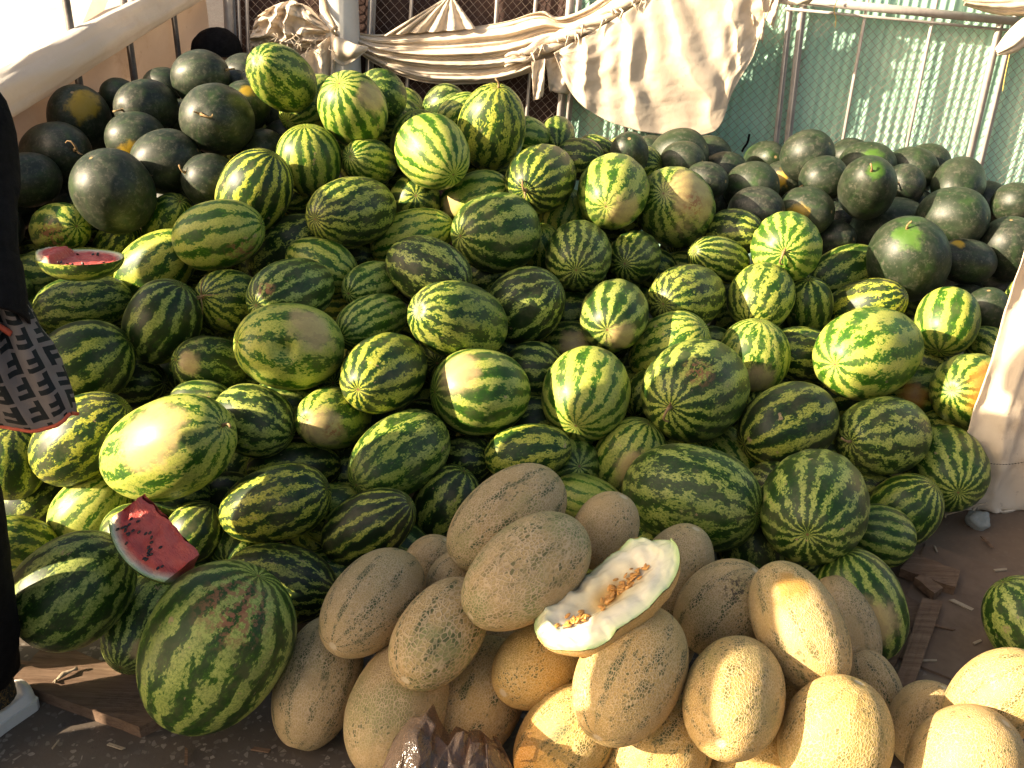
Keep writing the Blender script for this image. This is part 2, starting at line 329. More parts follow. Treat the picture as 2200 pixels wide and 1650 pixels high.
# ------------------------------------------------------------------ melons
TABLE = """
K|-1.113,3.511,1.007|0.941,-0.166,0.295|0.102,0.089|0.00,0.40,0.00|sr||black watermelon topmost on the far left of the pile, below the black cap
K|-1.277,3.413,0.914|-0.378,-0.921,0.094|0.115,0.094|0.00,0.30,0.00|s||black oval watermelon behind the one with the hooked stem, its stalk end facing left
K|-0.978,3.214,0.925|-0.067,-0.948,0.311|0.134,0.113|0.00,0.50,0.00|S||large round black watermelon with a hooked brown stem facing the viewer
K|-1.528,3.457,0.854|0.115,-0.508,0.854|0.126,0.105|0.00,0.60,0.00|b|Y,0.059,-0.080,0.067,0.055|black watermelon with a bright yellow patch on its top
K|-1.547,3.272,0.781|0.724,-0.644,0.248|0.162,0.101|0.00,0.40,0.00|S||black watermelon at the left edge with a pale curled stem on its right
K|-1.260,3.245,0.847|0.979,0.046,0.199|0.097,0.086|0.00,0.50,0.00|n|Y,0.011,-0.080,-0.030,0.039|small black watermelon with a faint yellow patch low on its front
K|-1.119,3.108,0.811|0.932,0.048,0.360|0.112,0.099|0.00,0.40,0.00|r||black watermelon just above and right of the largest left one, with a tan speck
K|-1.226,2.933,0.756|-0.266,-0.386,0.884|0.132,0.119|0.00,0.50,0.00|r||largest black watermelon on the left, with a brown scratch down its front
K|-1.548,3.076,0.742|-0.546,-0.837,0.035|0.100,0.085|0.00,0.40,0.00|r||black watermelon beside the dark coat with a small tan scar
K|-0.962,3.032,0.775|-0.676,-0.593,0.437|0.088,0.085|0.00,0.40,0.00|s||grey black watermelon with a thin stalk, wedged against the first striped ones
K|-1.227,3.567,0.842|0.853,-0.121,0.507|0.084,0.073|0.00,0.60,0.00|n|Y,-0.027,-0.055,0.041,0.026|half hidden olive black watermelon left of the hooked stem one
K|-1.442,3.602,0.919|0.991,-0.121,0.063|0.065,0.057|0.00,1.00,0.00|n||small green tinted dark watermelon against the beige tarp
K|-1.296,3.650,0.947|0.985,-0.159,0.068|0.073,0.064|0.00,0.50,0.00|n||dark watermelon peeping out behind the topmost black one on the left
K|-0.939,3.413,0.934|0.516,-0.209,0.830|0.086,0.083|0.00,0.70,0.00|n|Y,0.025,-0.053,0.062,0.022|black watermelon with a small yellow dot, right behind the hooked stem one
K|-1.016,3.703,0.990|0.973,-0.220,0.075|0.083,0.074|0.00,0.30,0.00|n||bluish sliver of a black watermelon beside the topmost striped watermelon
K|-0.937,3.542,0.971|0.087,-0.324,0.942|0.067,0.058|0.00,0.30,0.00|n||bluish black watermelon squeezed behind the topmost striped watermelon
K|-0.891,3.622,0.862|0.966,-0.242,0.088|0.096,0.086|0.00,0.20,0.00|n||shaded black watermelon in the gap under the topmost striped watermelon
K|-0.825,3.450,0.820|0.942,-0.229,0.246|0.078,0.068|0.00,0.30,0.00|n||flat looking black watermelon tucked under the second striped one
K|-0.872,3.310,0.803|0.948,-0.206,0.245|0.090,0.078|0.00,0.40,0.00|r||brownish black watermelon above the long grooved striped one
K|-1.797,3.438,0.763|0.168,-0.202,0.965|0.088,0.083|0.00,0.30,0.00|s||black watermelon cut off by the left edge above the coat sleeve
K|-1.796,3.571,0.747|0.999,-0.019,0.047|0.061,0.056|0.00,0.50,0.00|n||bluish dark watermelon behind the curled stem one at the left edge
K|-1.733,3.673,0.785|0.997,-0.054,0.054|0.084,0.075|0.00,0.30,0.00|n||thin sliver of dark watermelon left of the yellow patched one
K|-1.512,3.578,0.707|0.993,-0.098,0.066|0.085,0.076|0.00,0.20,0.00|n||deeply shaded black watermelon between the left black ones
K|-1.510,3.673,0.842|0.993,-0.103,0.062|0.083,0.075|0.00,0.30,0.00|s||small black watermelon with a pale stalk end behind the yellow patched one
K|-1.021,3.593,0.980|0.972,-0.221,0.077|0.049,0.043|0.00,0.20,0.00|n||black watermelon sliver right of the topmost black one
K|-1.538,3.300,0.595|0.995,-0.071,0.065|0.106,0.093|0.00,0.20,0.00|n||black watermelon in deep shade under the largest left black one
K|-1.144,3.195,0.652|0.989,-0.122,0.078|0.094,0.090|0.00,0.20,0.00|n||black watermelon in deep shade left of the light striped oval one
K|1.085,3.810,0.762|0.592,-0.533,0.604|0.105,0.096|0.00,0.50,0.00|r||tallest round black watermelon on the right side, against the fence post
K|0.996,4.094,0.672|0.096,-0.933,0.348|0.129,0.081|0.00,0.80,0.00|b||small greenish black watermelon left of the tall one by the fence
K|1.112,3.646,0.717|-0.916,-0.285,-0.281|0.090,0.084|0.00,0.60,0.00|s||grey green black watermelon with a stalk at its left end
K|1.233,3.515,0.721|-0.251,-0.772,0.584|0.162,0.101|0.00,0.60,0.00|s|G,-0.023,-0.123,0.101,0.033|round black watermelon with a lime green patch around its stalk
K|1.367,3.949,0.696|0.673,-0.711,0.203|0.117,0.102|0.00,0.80,0.00|n|G,-0.020,-0.088,0.057,0.044|black watermelon at the back glowing lime green in the sun
K|1.469,3.798,0.672|-0.585,-0.779,0.225|0.084,0.079|0.00,0.30,0.00|s||ribbed black watermelon with a pale star shaped stalk end
K|1.559,3.997,0.676|0.645,-0.735,0.211|0.112,0.098|0.00,0.70,0.00|b||dull grey green watermelon behind the ribbed black one
K|1.675,4.130,0.679|0.642,-0.738,0.206|0.094,0.085|0.00,0.60,0.00|n||dark watermelon just showing behind the dull grey green one
K|1.702,3.857,0.668|-0.476,-0.845,-0.246|0.142,0.098|0.00,0.70,0.00|s||greyish watermelon by the right fence with its stalk facing down
K|1.854,3.934,0.567|0.605,-0.758,0.242|0.111,0.100|0.00,0.40,0.00|r||dull black watermelon behind the glossy dark green one
K|1.543,3.484,0.636|0.725,-0.650,0.225|0.125,0.111|0.00,0.80,0.00|r||glossy dark green oval watermelon in the right corner with a pale scratch
K|1.891,3.770,0.626|0.601,-0.762,0.241|0.083,0.078|0.00,0.60,0.00|r||dark watermelon at the right edge with a pale scab
K|1.750,3.436,0.547|-0.241,-0.121,0.963|0.115,0.106|0.00,0.40,0.00|r||black watermelon cut by the right edge with scratched marks
K|1.328,3.254,0.550|-0.350,-0.414,0.840|0.153,0.136|0.00,0.80,0.00|s|G,-0.056,-0.088,0.110,0.047|biggest dark watermelon on the right, a green crown around its pale stalk
K|1.402,3.667,0.516|0.740,-0.556,0.378|0.152,0.135|0.00,0.70,0.00|r||grey green dark watermelon directly behind the biggest dark one
K|1.562,3.341,0.524|-0.976,-0.151,0.158|0.112,0.078|0.00,0.40,0.00|n|Y,-0.054,-0.022,0.071,0.023|upright black watermelon with a yellow dot, right of the biggest dark one
K|0.839,3.596,0.686|0.817,-0.474,0.330|0.103,0.092|0.00,0.90,0.00|r||lumpy green black watermelon near the centre right
K|1.041,3.919,0.638|0.725,-0.658,0.201|0.089,0.078|0.00,0.50,0.00|n|Y,-0.039,-0.066,0.018,0.037|dark watermelon with an orange yellow cheek on its left
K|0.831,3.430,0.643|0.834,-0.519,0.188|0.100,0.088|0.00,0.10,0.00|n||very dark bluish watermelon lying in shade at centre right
K|1.033,3.526,0.623|0.710,-0.668,0.226|0.104,0.091|0.00,0.70,0.00|n|Y,-0.051,-0.075,0.008,0.037|dull dark watermelon with a yellow green cheek behind the starburst striped one
K|0.774,3.791,0.689|0.763,-0.618,0.188|0.092,0.080|0.00,0.40,0.00|r||grey black watermelon in the middle of the right heap
K|0.584,3.624,0.763|0.788,-0.590,0.175|0.084,0.073|0.00,0.70,0.00|r||scuffed grey green watermelon below the hanging cloth
K|0.593,3.792,0.742|0.804,-0.383,0.454|0.116,0.103|0.00,1.00,0.00|n||light green grey watermelon right under the hanging cloth
K|0.378,3.535,0.801|-0.108,-0.633,0.767|0.089,0.070|0.00,0.40,0.00|b||small black watermelon with a pale dot on top, by the fence
K|0.658,3.511,0.722|0.775,-0.603,0.190|0.080,0.070|0.00,0.20,0.00|n||small black watermelon behind the pale patched striped one
K|0.507,3.949,0.704|0.813,-0.558,0.165|0.090,0.081|0.00,0.50,0.00|n||tiny sliver of watermelon beside the small black one at the fence
K|0.739,3.940,0.715|0.779,-0.602,0.174|0.090,0.081|0.00,0.50,0.00|n||sliver of dark watermelon right of the light green grey one
K|0.758,3.691,0.587|-0.132,-0.220,0.967|0.081,0.071|0.00,0.20,0.00|n||dark watermelon in the gap right of the pale patched striped one
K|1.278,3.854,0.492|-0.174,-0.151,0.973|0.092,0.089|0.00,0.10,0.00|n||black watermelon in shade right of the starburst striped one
K|1.153,3.521,0.528|0.689,-0.681,0.249|0.078,0.069|0.00,0.30,0.00|n||low black watermelon touching the starburst striped one
K|1.589,3.143,0.404|-0.257,-0.114,0.960|0.096,0.077|0.00,0.90,0.00|r||greenish black watermelon low on the right beside the white canvas
K|1.581,3.302,0.354|0.598,-0.734,0.322|0.099,0.096|0.00,0.30,0.00|n||blackish grey watermelon hiding behind the bright striped one on the right
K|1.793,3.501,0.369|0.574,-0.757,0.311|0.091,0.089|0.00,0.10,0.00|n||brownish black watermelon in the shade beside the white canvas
K|1.358,4.131,0.686|0.691,-0.696,0.194|0.094,0.085|0.00,0.50,0.00|n||dark watermelon at the back wall left of the lime green glowing one
S|-0.776,3.259,1.059|-0.241,-0.841,0.484|0.152,0.095|0.52,0.80,0.50|b||topmost striped watermelon of the whole pile, pale green with star end up left
S|-0.729,3.469,0.942|-0.427,-0.857,-0.288|0.138,0.086|0.60,0.80,0.50|r||oval light striped watermelon leaning under the topmost one
S|-0.545,3.225,0.975|-0.205,-0.640,0.741|0.129,0.108|0.60,0.90,0.50|b|P,0.073,-0.067,0.058,0.053|light striped watermelon with a creamy blush on its upper right
S|-0.478,3.409,0.988|-0.423,-0.725,0.544|0.091,0.084|0.40,0.50,0.30|s||dark striped watermelon peeping behind the creamy blushed one
S|-0.456,3.768,0.879|0.929,-0.355,0.106|0.085,0.076|0.60,0.70,0.60|n||pale sliver of watermelon at the foot of the netting
S|-0.106,3.405,0.902|0.130,-0.294,0.947|0.150,0.116|0.50,0.50,0.90|s||tall upright watermelon with a dark groove and yellow green stripes
S|-0.278,3.132,0.870|0.545,-0.772,-0.327|0.132,0.111|0.66,1.00,0.60|b||shiny pale watermelon with its star end at lower right, near the top
S|-0.343,3.356,0.850|-0.169,-0.143,0.975|0.109,0.102|0.50,0.60,0.40|n|P,-0.054,-0.086,0.010,0.041|watermelon with a pale left side behind the shiny pale one
S|-0.287,3.665,0.916|0.818,-0.181,0.547|0.082,0.074|0.40,0.30,0.10|n||bluish striped watermelon at the back beside the tall upright one
S|-0.224,3.544,0.912|0.701,-0.227,0.676|0.091,0.069|0.50,0.70,0.50|n||striped watermelon half hidden left of the tall upright one
S|-0.443,3.625,0.870|0.929,-0.353,0.109|0.082,0.074|0.40,0.40,0.30|n||dark striped watermelon in the gap right of the creamy blushed one
S|-0.449,3.488,0.862|0.931,-0.346,0.112|0.079,0.071|0.40,0.40,0.30|n||shaded striped watermelon touching the creamy blushed one on its right
S|-0.671,3.127,0.829|-0.050,-0.128,0.990|0.113,0.102|0.55,0.60,0.70|n||upright watermelon with broad yellow stripes below the second striped one
S|-0.490,3.198,0.816|-0.421,-0.844,0.333|0.116,0.072|0.52,0.80,0.50|b||light netted watermelon with a star end at its left, near the top
S|-0.798,2.932,0.776|0.481,-0.032,0.876|0.135,0.108|0.42,0.25,0.90|n||long dark watermelon with a groove and yellow flecked bands, left of centre
S|-0.507,2.922,0.730|-0.509,-0.857,0.082|0.166,0.104|0.50,0.25,0.55|b||brownish banded oval watermelon with its star end at left, upper centre
S|-0.343,3.186,0.699|0.124,-0.893,0.432|0.088,0.085|0.42,0.40,0.60|b||dark watermelon whose star end faces the viewer, upper centre
S|-0.148,3.195,0.710|0.845,-0.306,0.439|0.131,0.085|0.62,0.90,0.80|n|P,-0.080,-0.051,-0.009,0.034|yellow striped watermelon with a pale cheek behind the dark star nosed one
S|0.066,3.192,0.787|-0.302,-0.953,0.019|0.171,0.107|0.35,0.30,0.70|S||dark watermelon with a brown stalk at its lower left, right of the peak
S|0.014,3.546,0.847|-0.841,-0.495,0.219|0.086,0.066|0.60,0.80,0.40|n||dull green watermelon tucked against the right of the tall upright one
S|0.126,3.650,0.827|-0.013,-0.974,-0.225|0.103,0.064|0.40,0.30,0.40|b||dark striped watermelon at the foot of the green sheet wall
S|0.203,3.501,0.784|0.821,-0.547,0.165|0.093,0.073|0.30,0.20,0.40|n||dim dark watermelon left of the twin pale patched pair
S|0.271,3.639,0.788|0.831,-0.533,-0.161|0.076,0.053|0.35,0.30,0.50|n||small dark flecked watermelon behind the twin pale patched pair
S|0.396,3.800,0.732|0.893,-0.450,-0.024|0.086,0.078|0.85,1.00,0.80|n||pale yellow watermelon behind the twin pale patched pair
S|0.434,3.654,0.737|0.779,-0.601,0.179|0.090,0.069|0.50,0.40,0.50|n||brownish striped watermelon behind the right pale patched one
S|0.302,3.204,0.751|-0.200,-0.980,-0.023|0.173,0.116|0.60,0.80,0.50|b|P,0.032,-0.153,-0.021,0.064|light watermelon with a creamy patch at lower right of its star end
S|0.533,3.340,0.668|-0.359,-0.806,0.471|0.196,0.132|0.55,0.60,0.40|b|P,0.049,-0.138,0.068,0.099;R,0.033,-0.154,0.056,0.048|striped watermelon with a large pinkish scarred patch on its right
S|0.159,3.297,0.633|0.109,-0.052,0.993|0.096,0.092|0.62,1.00,1.00|n||bright yellow striped watermelon in the gap left of the creamy patched one
S|0.189,2.967,0.612|-0.089,-0.996,-0.017|0.147,0.103|0.45,0.30,0.30|b||shaded dark watermelon with its star end pointing down, centre
S|-0.073,2.936,0.679|-0.700,-0.704,0.122|0.146,0.122|0.42,0.45,0.30|b||large deep green watermelon with its star end at left, upper centre
S|-0.331,2.994,0.631|0.903,-0.109,0.416|0.141,0.088|0.66,0.90,1.00|n||glowing yellow green watermelon under the brownish banded oval
S|-0.254,2.699,0.630|0.873,-0.438,-0.212|0.134,0.096|0.40,0.15,0.25|n||nearly black banded watermelon sloping down right, centre
S|0.031,2.727,0.529|0.742,-0.118,0.661|0.122,0.109|0.40,0.15,0.30|n||blackish watermelon with slanting pale dashes, centre
S|-0.154,2.521,0.554|-0.609,-0.665,0.432|0.169,0.106|0.50,0.35,0.55|b||large oval watermelon with a pale star end at left, in centre shade
S|0.075,3.106,0.578|-0.049,-0.190,0.981|0.084,0.073|0.60,0.90,1.00|n||yellowish sliver right of the large deep green one
S|0.379,3.093,0.569|-0.333,-0.934,0.131|0.133,0.083|0.40,0.35,0.50|b||smaller dark watermelon under the twin pale patched pair
S|0.668,3.167,0.548|-0.804,-0.460,0.378|0.124,0.077|0.50,0.40,0.50|b||dark watermelon with a sunlit dash and a stalk scar at upper left
S|0.737,3.305,0.601|0.824,-0.529,0.202|0.103,0.082|0.40,0.20,0.50|n||dark watermelon under the very dark bluish one
S|0.879,3.153,0.604|-0.295,-0.943,0.156|0.120,0.116|0.52,1.00,0.60|S||watermelon with a bright starburst round a brown stalk facing the viewer
S|1.164,3.376,0.443|-0.859,-0.455,-0.235|0.155,0.099|0.40,0.40,0.40|n||dark striped watermelon between the starburst one and the biggest black one
S|0.537,2.924,0.501|-0.591,-0.793,0.147|0.165,0.103|0.55,0.20,0.60|b||tan and dark banded watermelon with its star end at left, right of centre
S|0.292,2.728,0.511|-0.214,-0.974,0.074|0.155,0.100|0.50,0.35,0.35|b|P,0.018,-0.138,-0.020,0.047|watermelon with a down facing star end and pinkish base, centre right
S|0.779,2.984,0.486|-0.429,-0.819,-0.381|0.121,0.104|0.60,0.50,0.65|n||tan blotched round watermelon below the starburst one
S|0.968,3.097,0.420|-0.190,-0.186,0.964|0.108,0.080|0.45,0.40,0.50|n||shadowed green watermelon right of the tan blotched one
S|1.163,3.118,0.417|0.657,-0.500,0.564|0.149,0.093|0.42,0.20,1.00|n||dark watermelon dotted with yellow flecks above the biggest pale one
S|1.069,2.743,0.420|-0.717,-0.690,0.093|0.216,0.135|0.60,1.00,0.80|b||big glossy yellow green watermelon on the right with its star end at left
S|1.389,2.995,0.429|-0.351,-0.740,-0.574|0.119,0.099|0.58,0.80,0.80|b||bright striped watermelon on the right, its lower half in sharp shadow
S|1.388,2.721,0.317|-0.710,-0.644,0.285|0.155,0.115|0.60,0.60,0.60|b|O,-0.011,-0.113,0.071,0.073|decaying watermelon with an orange brown rotten patch beside the white canvas
S|1.563,3.015,0.330|0.509,-0.819,-0.265|0.091,0.075|0.50,0.50,0.50|n||striped watermelon behind the decaying one
S|0.460,2.720,0.417|0.697,-0.285,0.658|0.133,0.097|0.58,0.80,0.80|n||sunny yellow striped watermelon behind the big one with the brown stalk
S|0.732,2.774,0.379|0.042,0.059,0.997|0.114,0.108|0.58,0.80,0.60|n|P,-0.011,-0.100,-0.040,0.057|watermelon with sunlit top and pale pinkish base, right of the big stalked one
S|0.509,2.477,0.398|-0.500,-0.856,0.134|0.193,0.138|0.52,0.30,0.45|S|R,-0.025,-0.121,0.110,0.044|big round watermelon with a brown stalk at lower left and pink scuffs
S|0.204,2.439,0.392|-0.232,-0.943,-0.241|0.142,0.120|0.68,0.80,0.65|b||plump pale watermelon with its dimpled end down, shaded on its left edge
S|-0.082,2.370,0.417|-0.894,-0.417,0.164|0.136,0.116|0.52,0.70,0.45|n|P,-0.056,-0.070,0.088,0.057|watermelon with a peach patch crossed by a straight shadow edge, centre
S|-0.335,2.334,0.477|-0.279,-0.949,0.144|0.159,0.099|0.50,0.30,0.80|b||yellow and blackish watermelon with its star end at lower left, centre left
S|-0.580,2.351,0.534|-0.815,-0.510,0.275|0.144,0.113|0.72,0.90,0.60|D|P,0.070,-0.043,0.079,0.060|big pale yellow watermelon with a round dent in its side
S|-0.617,2.562,0.601|-0.473,-0.880,0.055|0.146,0.092|0.42,0.35,0.15|b|R,-0.041,-0.116,0.052,0.026|bluish green watermelon with a scar by its star end, above the dented one
S|-0.576,2.773,0.605|0.904,-0.350,-0.244|0.114,0.082|0.62,0.70,0.60|n||cream striped watermelon behind the bluish scarred one
S|-0.421,2.702,0.578|-0.452,-0.888,0.083|0.108,0.067|0.55,0.60,0.20|n||small pale striped watermelon left of the nearly black banded one
S|-0.396,2.560,0.524|-0.605,-0.794,-0.062|0.121,0.075|0.50,0.70,0.20|b||grey green watermelon in shade right of the dented one
S|-0.864,2.756,0.694|0.954,-0.010,0.298|0.136,0.099|0.66,0.90,0.60|n|R,0.084,-0.070,-0.024,0.048|large light green oval watermelon on the left with brown specks at lower right
S|-0.708,2.933,0.595|0.837,-0.082,0.541|0.146,0.100|0.35,0.20,0.60|n||dark watermelon under the brownish banded oval
S|-1.079,2.819,0.566|0.770,0.029,0.637|0.142,0.095|0.60,0.70,0.80|n||half sunlit yellow striped watermelon left of the large light oval
S|-1.431,2.982,0.616|0.708,-0.642,0.296|0.130,0.081|0.60,0.80,0.70|b|R,0.015,-0.100,0.005,0.058|bumpy yellowed watermelon with brown rust beside the coat sleeve
S|-1.107,3.031,0.636|0.533,-0.411,0.740|0.117,0.076|0.45,0.60,0.70|n||dim green watermelon under the largest left black one
S|-1.276,3.012,0.552|0.564,-0.158,0.811|0.111,0.070|0.40,0.30,0.80|n||dim dark watermelon behind the flat cut half
S|-0.820,2.642,0.535|-0.443,-0.795,0.415|0.102,0.090|0.52,0.40,0.70|T||watermelon with a dry twiggy stalk on its left end
S|-1.251,2.672,0.492|0.912,0.404,0.071|0.138,0.086|0.48,0.40,0.45|n||long striped watermelon under the flat cut half
S|-0.976,2.539,0.506|0.498,0.137,0.856|0.124,0.103|0.38,0.20,0.20|n||egg shaped dark watermelon standing in shade left of the dented one
S|-1.145,2.413,0.430|0.845,0.219,0.488|0.129,0.115|0.42,0.25,0.45|n||large dark watermelon behind the swinging patterned bag
S|-0.831,2.459,0.417|-0.654,-0.627,0.423|0.106,0.083|0.40,0.30,0.30|n|P,-0.026,-0.085,0.045,0.033|dim watermelon with a pinkish left cheek left of the dented one
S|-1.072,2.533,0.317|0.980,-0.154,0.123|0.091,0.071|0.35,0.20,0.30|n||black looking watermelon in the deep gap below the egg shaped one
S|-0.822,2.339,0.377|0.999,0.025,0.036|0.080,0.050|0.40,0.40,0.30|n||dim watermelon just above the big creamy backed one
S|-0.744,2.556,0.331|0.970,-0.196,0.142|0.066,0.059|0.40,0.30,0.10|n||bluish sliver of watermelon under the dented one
S|-1.067,2.157,0.343|0.759,0.198,0.621|0.144,0.100|0.45,0.20,0.95|n||dark watermelon with gold flecked bands slanting up right, below the bag
S|-0.817,2.054,0.386|0.836,-0.214,0.504|0.189,0.118|0.70,0.80,0.65|s|P,-0.001,-0.085,0.096,0.087|very large pale watermelon with a creamy back and stalk end at right
S|-0.652,2.223,0.380|0.952,-0.246,-0.184|0.109,0.092|0.50,0.25,0.40|n||dark banded watermelon below left of the dented one
S|-0.460,2.285,0.365|-0.347,-0.855,0.386|0.132,0.083|0.60,0.70,0.70|b|P,0.002,-0.115,0.025,0.058;R,0.018,-0.106,0.022,0.027|pinkish bottomed watermelon with brown spots and a triangle of sun
S|-0.276,2.163,0.332|-0.619,-0.771,-0.153|0.150,0.098|0.50,0.50,0.50|b||green watermelon with a slanting shadow edge, above the tan melons
S|-0.558,2.228,0.242|0.978,0.208,0.027|0.122,0.076|0.40,0.15,0.70|n||long shadowed watermelon lying between the creamy backed and slanting shadow ones
S|-0.552,1.995,0.281|0.924,0.004,0.381|0.140,0.091|0.44,0.20,0.80|n||oval dark watermelon with yellow bands right of the red wedge
S|-0.327,1.981,0.238|0.805,-0.018,0.593|0.128,0.082|0.36,0.10,0.60|n||very dark watermelon with broken yellow dashes, just behind the tan melons
S|-0.158,2.139,0.206|0.447,0.128,0.885|0.110,0.082|0.38,0.15,0.50|n||dark striped watermelon hidden behind the topmost tan melon
S|0.050,2.254,0.304|0.974,0.053,0.219|0.116,0.073|0.50,0.40,0.80|n||sunny flecked watermelon above the topmost tan melon
S|0.323,2.351,0.236|0.372,0.018,0.928|0.129,0.096|0.68,0.60,0.60|n|P,0.004,-0.094,0.027,0.051|creamy striped watermelon behind the big clean dark green one
S|0.461,2.127,0.269|0.775,-0.608,0.172|0.185,0.131|0.44,0.40,0.25|n||very big clean watermelon with dark green and mint bands behind the cut melon
S|0.624,2.478,0.180|0.440,-0.872,-0.214|0.115,0.087|0.60,0.70,0.40|n||light watermelon squeezed above the very big clean one
S|0.766,2.440,0.321|-0.882,-0.393,-0.260|0.147,0.113|0.42,0.15,0.60|n||dark watermelon with yellow dashes left of the ringed stalk one
S|1.053,2.483,0.277|-0.784,-0.593,0.183|0.164,0.112|0.46,0.30,0.40|s||watermelon with a ringed stalk scar at left near the white canvas
S|1.275,2.532,0.153|-0.104,-0.994,0.014|0.143,0.117|0.46,0.50,0.40|b||dark striped watermelon at the right end of the pile
S|0.758,2.089,0.289|-0.348,-0.923,0.165|0.207,0.130|0.42,0.40,0.25|b||very big round green watermelon with its star end facing down, right foreground
S|1.096,2.336,0.128|0.508,-0.155,0.847|0.110,0.095|0.45,0.40,0.50|n||watermelon low on the right, behind the paler one on the floor
S|0.985,2.207,0.126|-0.980,0.094,0.177|0.095,0.081|0.50,0.50,0.40|n||paler watermelon at the foot of the pile with thin wavy bands
S|0.847,1.902,0.132|-0.397,0.294,0.870|0.140,0.101|0.48,0.50,0.30|n|P,-0.010,-0.099,0.019,0.068|watermelon standing on the floor with a bare cream side behind the tan melons
S|0.630,2.117,0.115|-0.136,0.205,0.969|0.117,0.086|0.40,0.30,0.30|n||shaded watermelon under the very big clean one
S|0.917,2.882,0.342|-0.980,-0.104,0.172|0.125,0.086|0.40,0.20,0.60|n||shadowed watermelon left of the big glossy yellow green one
S|1.282,2.869,0.228|-0.958,-0.272,0.089|0.099,0.093|0.60,0.50,0.60|n|O,-0.031,-0.083,0.034,0.045|brownish watermelon in shade left of the decaying one
S|0.171,2.781,0.380|0.898,-0.385,0.213|0.101,0.079|0.50,0.50,0.60|n|P,0.003,-0.070,0.045,0.051|pinkish watermelon in the dark gap below the centre
S|0.062,2.579,0.385|0.938,-0.293,0.184|0.090,0.087|0.45,0.20,0.40|n||dim watermelon right of the peach patched one
S|0.210,2.211,0.197|0.906,-0.423,0.023|0.100,0.063|0.82,1.00,0.50|n||smooth pale green watermelon behind the topmost tan melon
S|-0.914,1.700,0.240|0.724,0.322,0.610|0.139,0.115|0.50,0.30,0.15|n||large dark watermelon beside the leg at the lower left corner of the pile
S|-0.807,1.776,0.091|-0.158,-0.955,-0.252|0.123,0.089|0.50,0.30,0.15|b|P,0.027,-0.107,0.011,0.027|watermelon with a glowing yellow end behind the biggest front one
S|-0.574,1.560,0.216|0.477,0.283,0.832|0.184,0.143|0.52,0.45,0.15|b|R,0.066,-0.052,0.144,0.075|biggest watermelon, front left on the floor, with rusty scars on its shoulder
S|-0.518,1.865,0.151|0.967,-0.254,0.006|0.139,0.091|0.36,0.10,0.50|n||very dark watermelon behind the biggest front one
S|-0.750,1.997,0.194|0.513,0.326,0.794|0.075,0.070|0.40,0.20,0.50|n||dark watermelon behind the red wedge with a sunlit top
S|-1.060,2.125,0.153|0.667,0.272,0.693|0.119,0.088|0.75,0.80,0.50|n||pale watermelon in shade left of the red wedge
S|-1.261,2.243,0.096|0.771,0.332,0.543|0.105,0.092|0.36,0.10,0.40|n||very dark watermelon in the gap behind the trouser leg
S|-1.265,2.170,0.259|0.183,0.061,0.981|0.101,0.085|0.42,0.20,0.70|n||dark striped watermelon cut by the left edge above the trouser leg
S|-1.187,1.994,0.132|-0.645,-0.540,0.541|0.095,0.071|0.50,0.60,0.90|n||yellow green watermelon half hidden behind the trouser leg
S|-1.310,2.367,0.265|0.980,0.072,0.186|0.118,0.077|0.45,0.40,0.80|n||dim green watermelon under the hem of the patterned bag
S|-1.417,2.706,0.396|0.994,-0.079,0.080|0.098,0.077|0.45,0.50,0.70|n||watermelon half hidden behind the patterned bag
S|-1.470,2.896,0.485|0.997,-0.046,0.063|0.083,0.081|0.55,0.60,0.70|n||dim watermelon beside the coat cuff
S|1.248,1.907,0.105|-0.545,0.433,0.718|0.107,0.097|0.48,0.50,0.20|r||lone dark green watermelon on the floor at the right edge
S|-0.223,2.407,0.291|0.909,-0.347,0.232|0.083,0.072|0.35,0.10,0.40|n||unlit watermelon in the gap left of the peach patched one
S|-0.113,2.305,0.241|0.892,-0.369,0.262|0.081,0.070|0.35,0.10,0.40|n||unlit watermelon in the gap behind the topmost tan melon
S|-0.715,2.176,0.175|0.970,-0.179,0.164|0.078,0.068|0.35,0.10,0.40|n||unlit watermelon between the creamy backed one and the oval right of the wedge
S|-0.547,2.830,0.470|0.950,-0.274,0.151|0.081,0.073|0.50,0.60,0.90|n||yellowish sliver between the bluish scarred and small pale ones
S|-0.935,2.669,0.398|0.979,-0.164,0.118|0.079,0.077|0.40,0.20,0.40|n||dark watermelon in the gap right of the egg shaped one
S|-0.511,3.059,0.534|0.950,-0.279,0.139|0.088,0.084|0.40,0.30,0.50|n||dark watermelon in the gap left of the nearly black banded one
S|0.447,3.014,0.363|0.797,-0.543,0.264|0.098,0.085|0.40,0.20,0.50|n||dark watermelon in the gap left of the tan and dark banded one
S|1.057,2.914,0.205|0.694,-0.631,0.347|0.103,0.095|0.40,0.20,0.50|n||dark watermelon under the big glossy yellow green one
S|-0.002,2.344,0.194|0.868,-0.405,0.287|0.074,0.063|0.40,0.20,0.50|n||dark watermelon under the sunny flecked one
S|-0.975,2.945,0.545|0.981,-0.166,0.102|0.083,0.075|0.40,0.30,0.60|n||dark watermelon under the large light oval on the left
H|0.001,1.813,0.391|-0.736,-0.558,-0.383|0.150,0.094|0.50,0.40,0.00|n||topmost tan netted melon, grey green stripes and its end pointing lower left
H|0.045,1.609,0.405|-0.722,-0.626,-0.294|0.150,0.094|0.20,0.75,0.00|b||large grey green coarsely netted melon left of the cut one
H|0.217,1.822,0.364|0.396,0.141,0.907|0.092,0.071|0.10,0.20,0.00|n||grey brown netted melon peeping out above the cut one
H|-0.269,1.651,0.277|-0.440,-0.894,-0.087|0.142,0.089|0.70,0.10,0.00|b||tan melon with dark broken stripes running to its lower left end
H|-0.121,1.556,0.288|-0.434,-0.884,-0.174|0.133,0.083|0.50,0.95,0.10|b||yellow green netted melon with a pointed lower end, left of centre
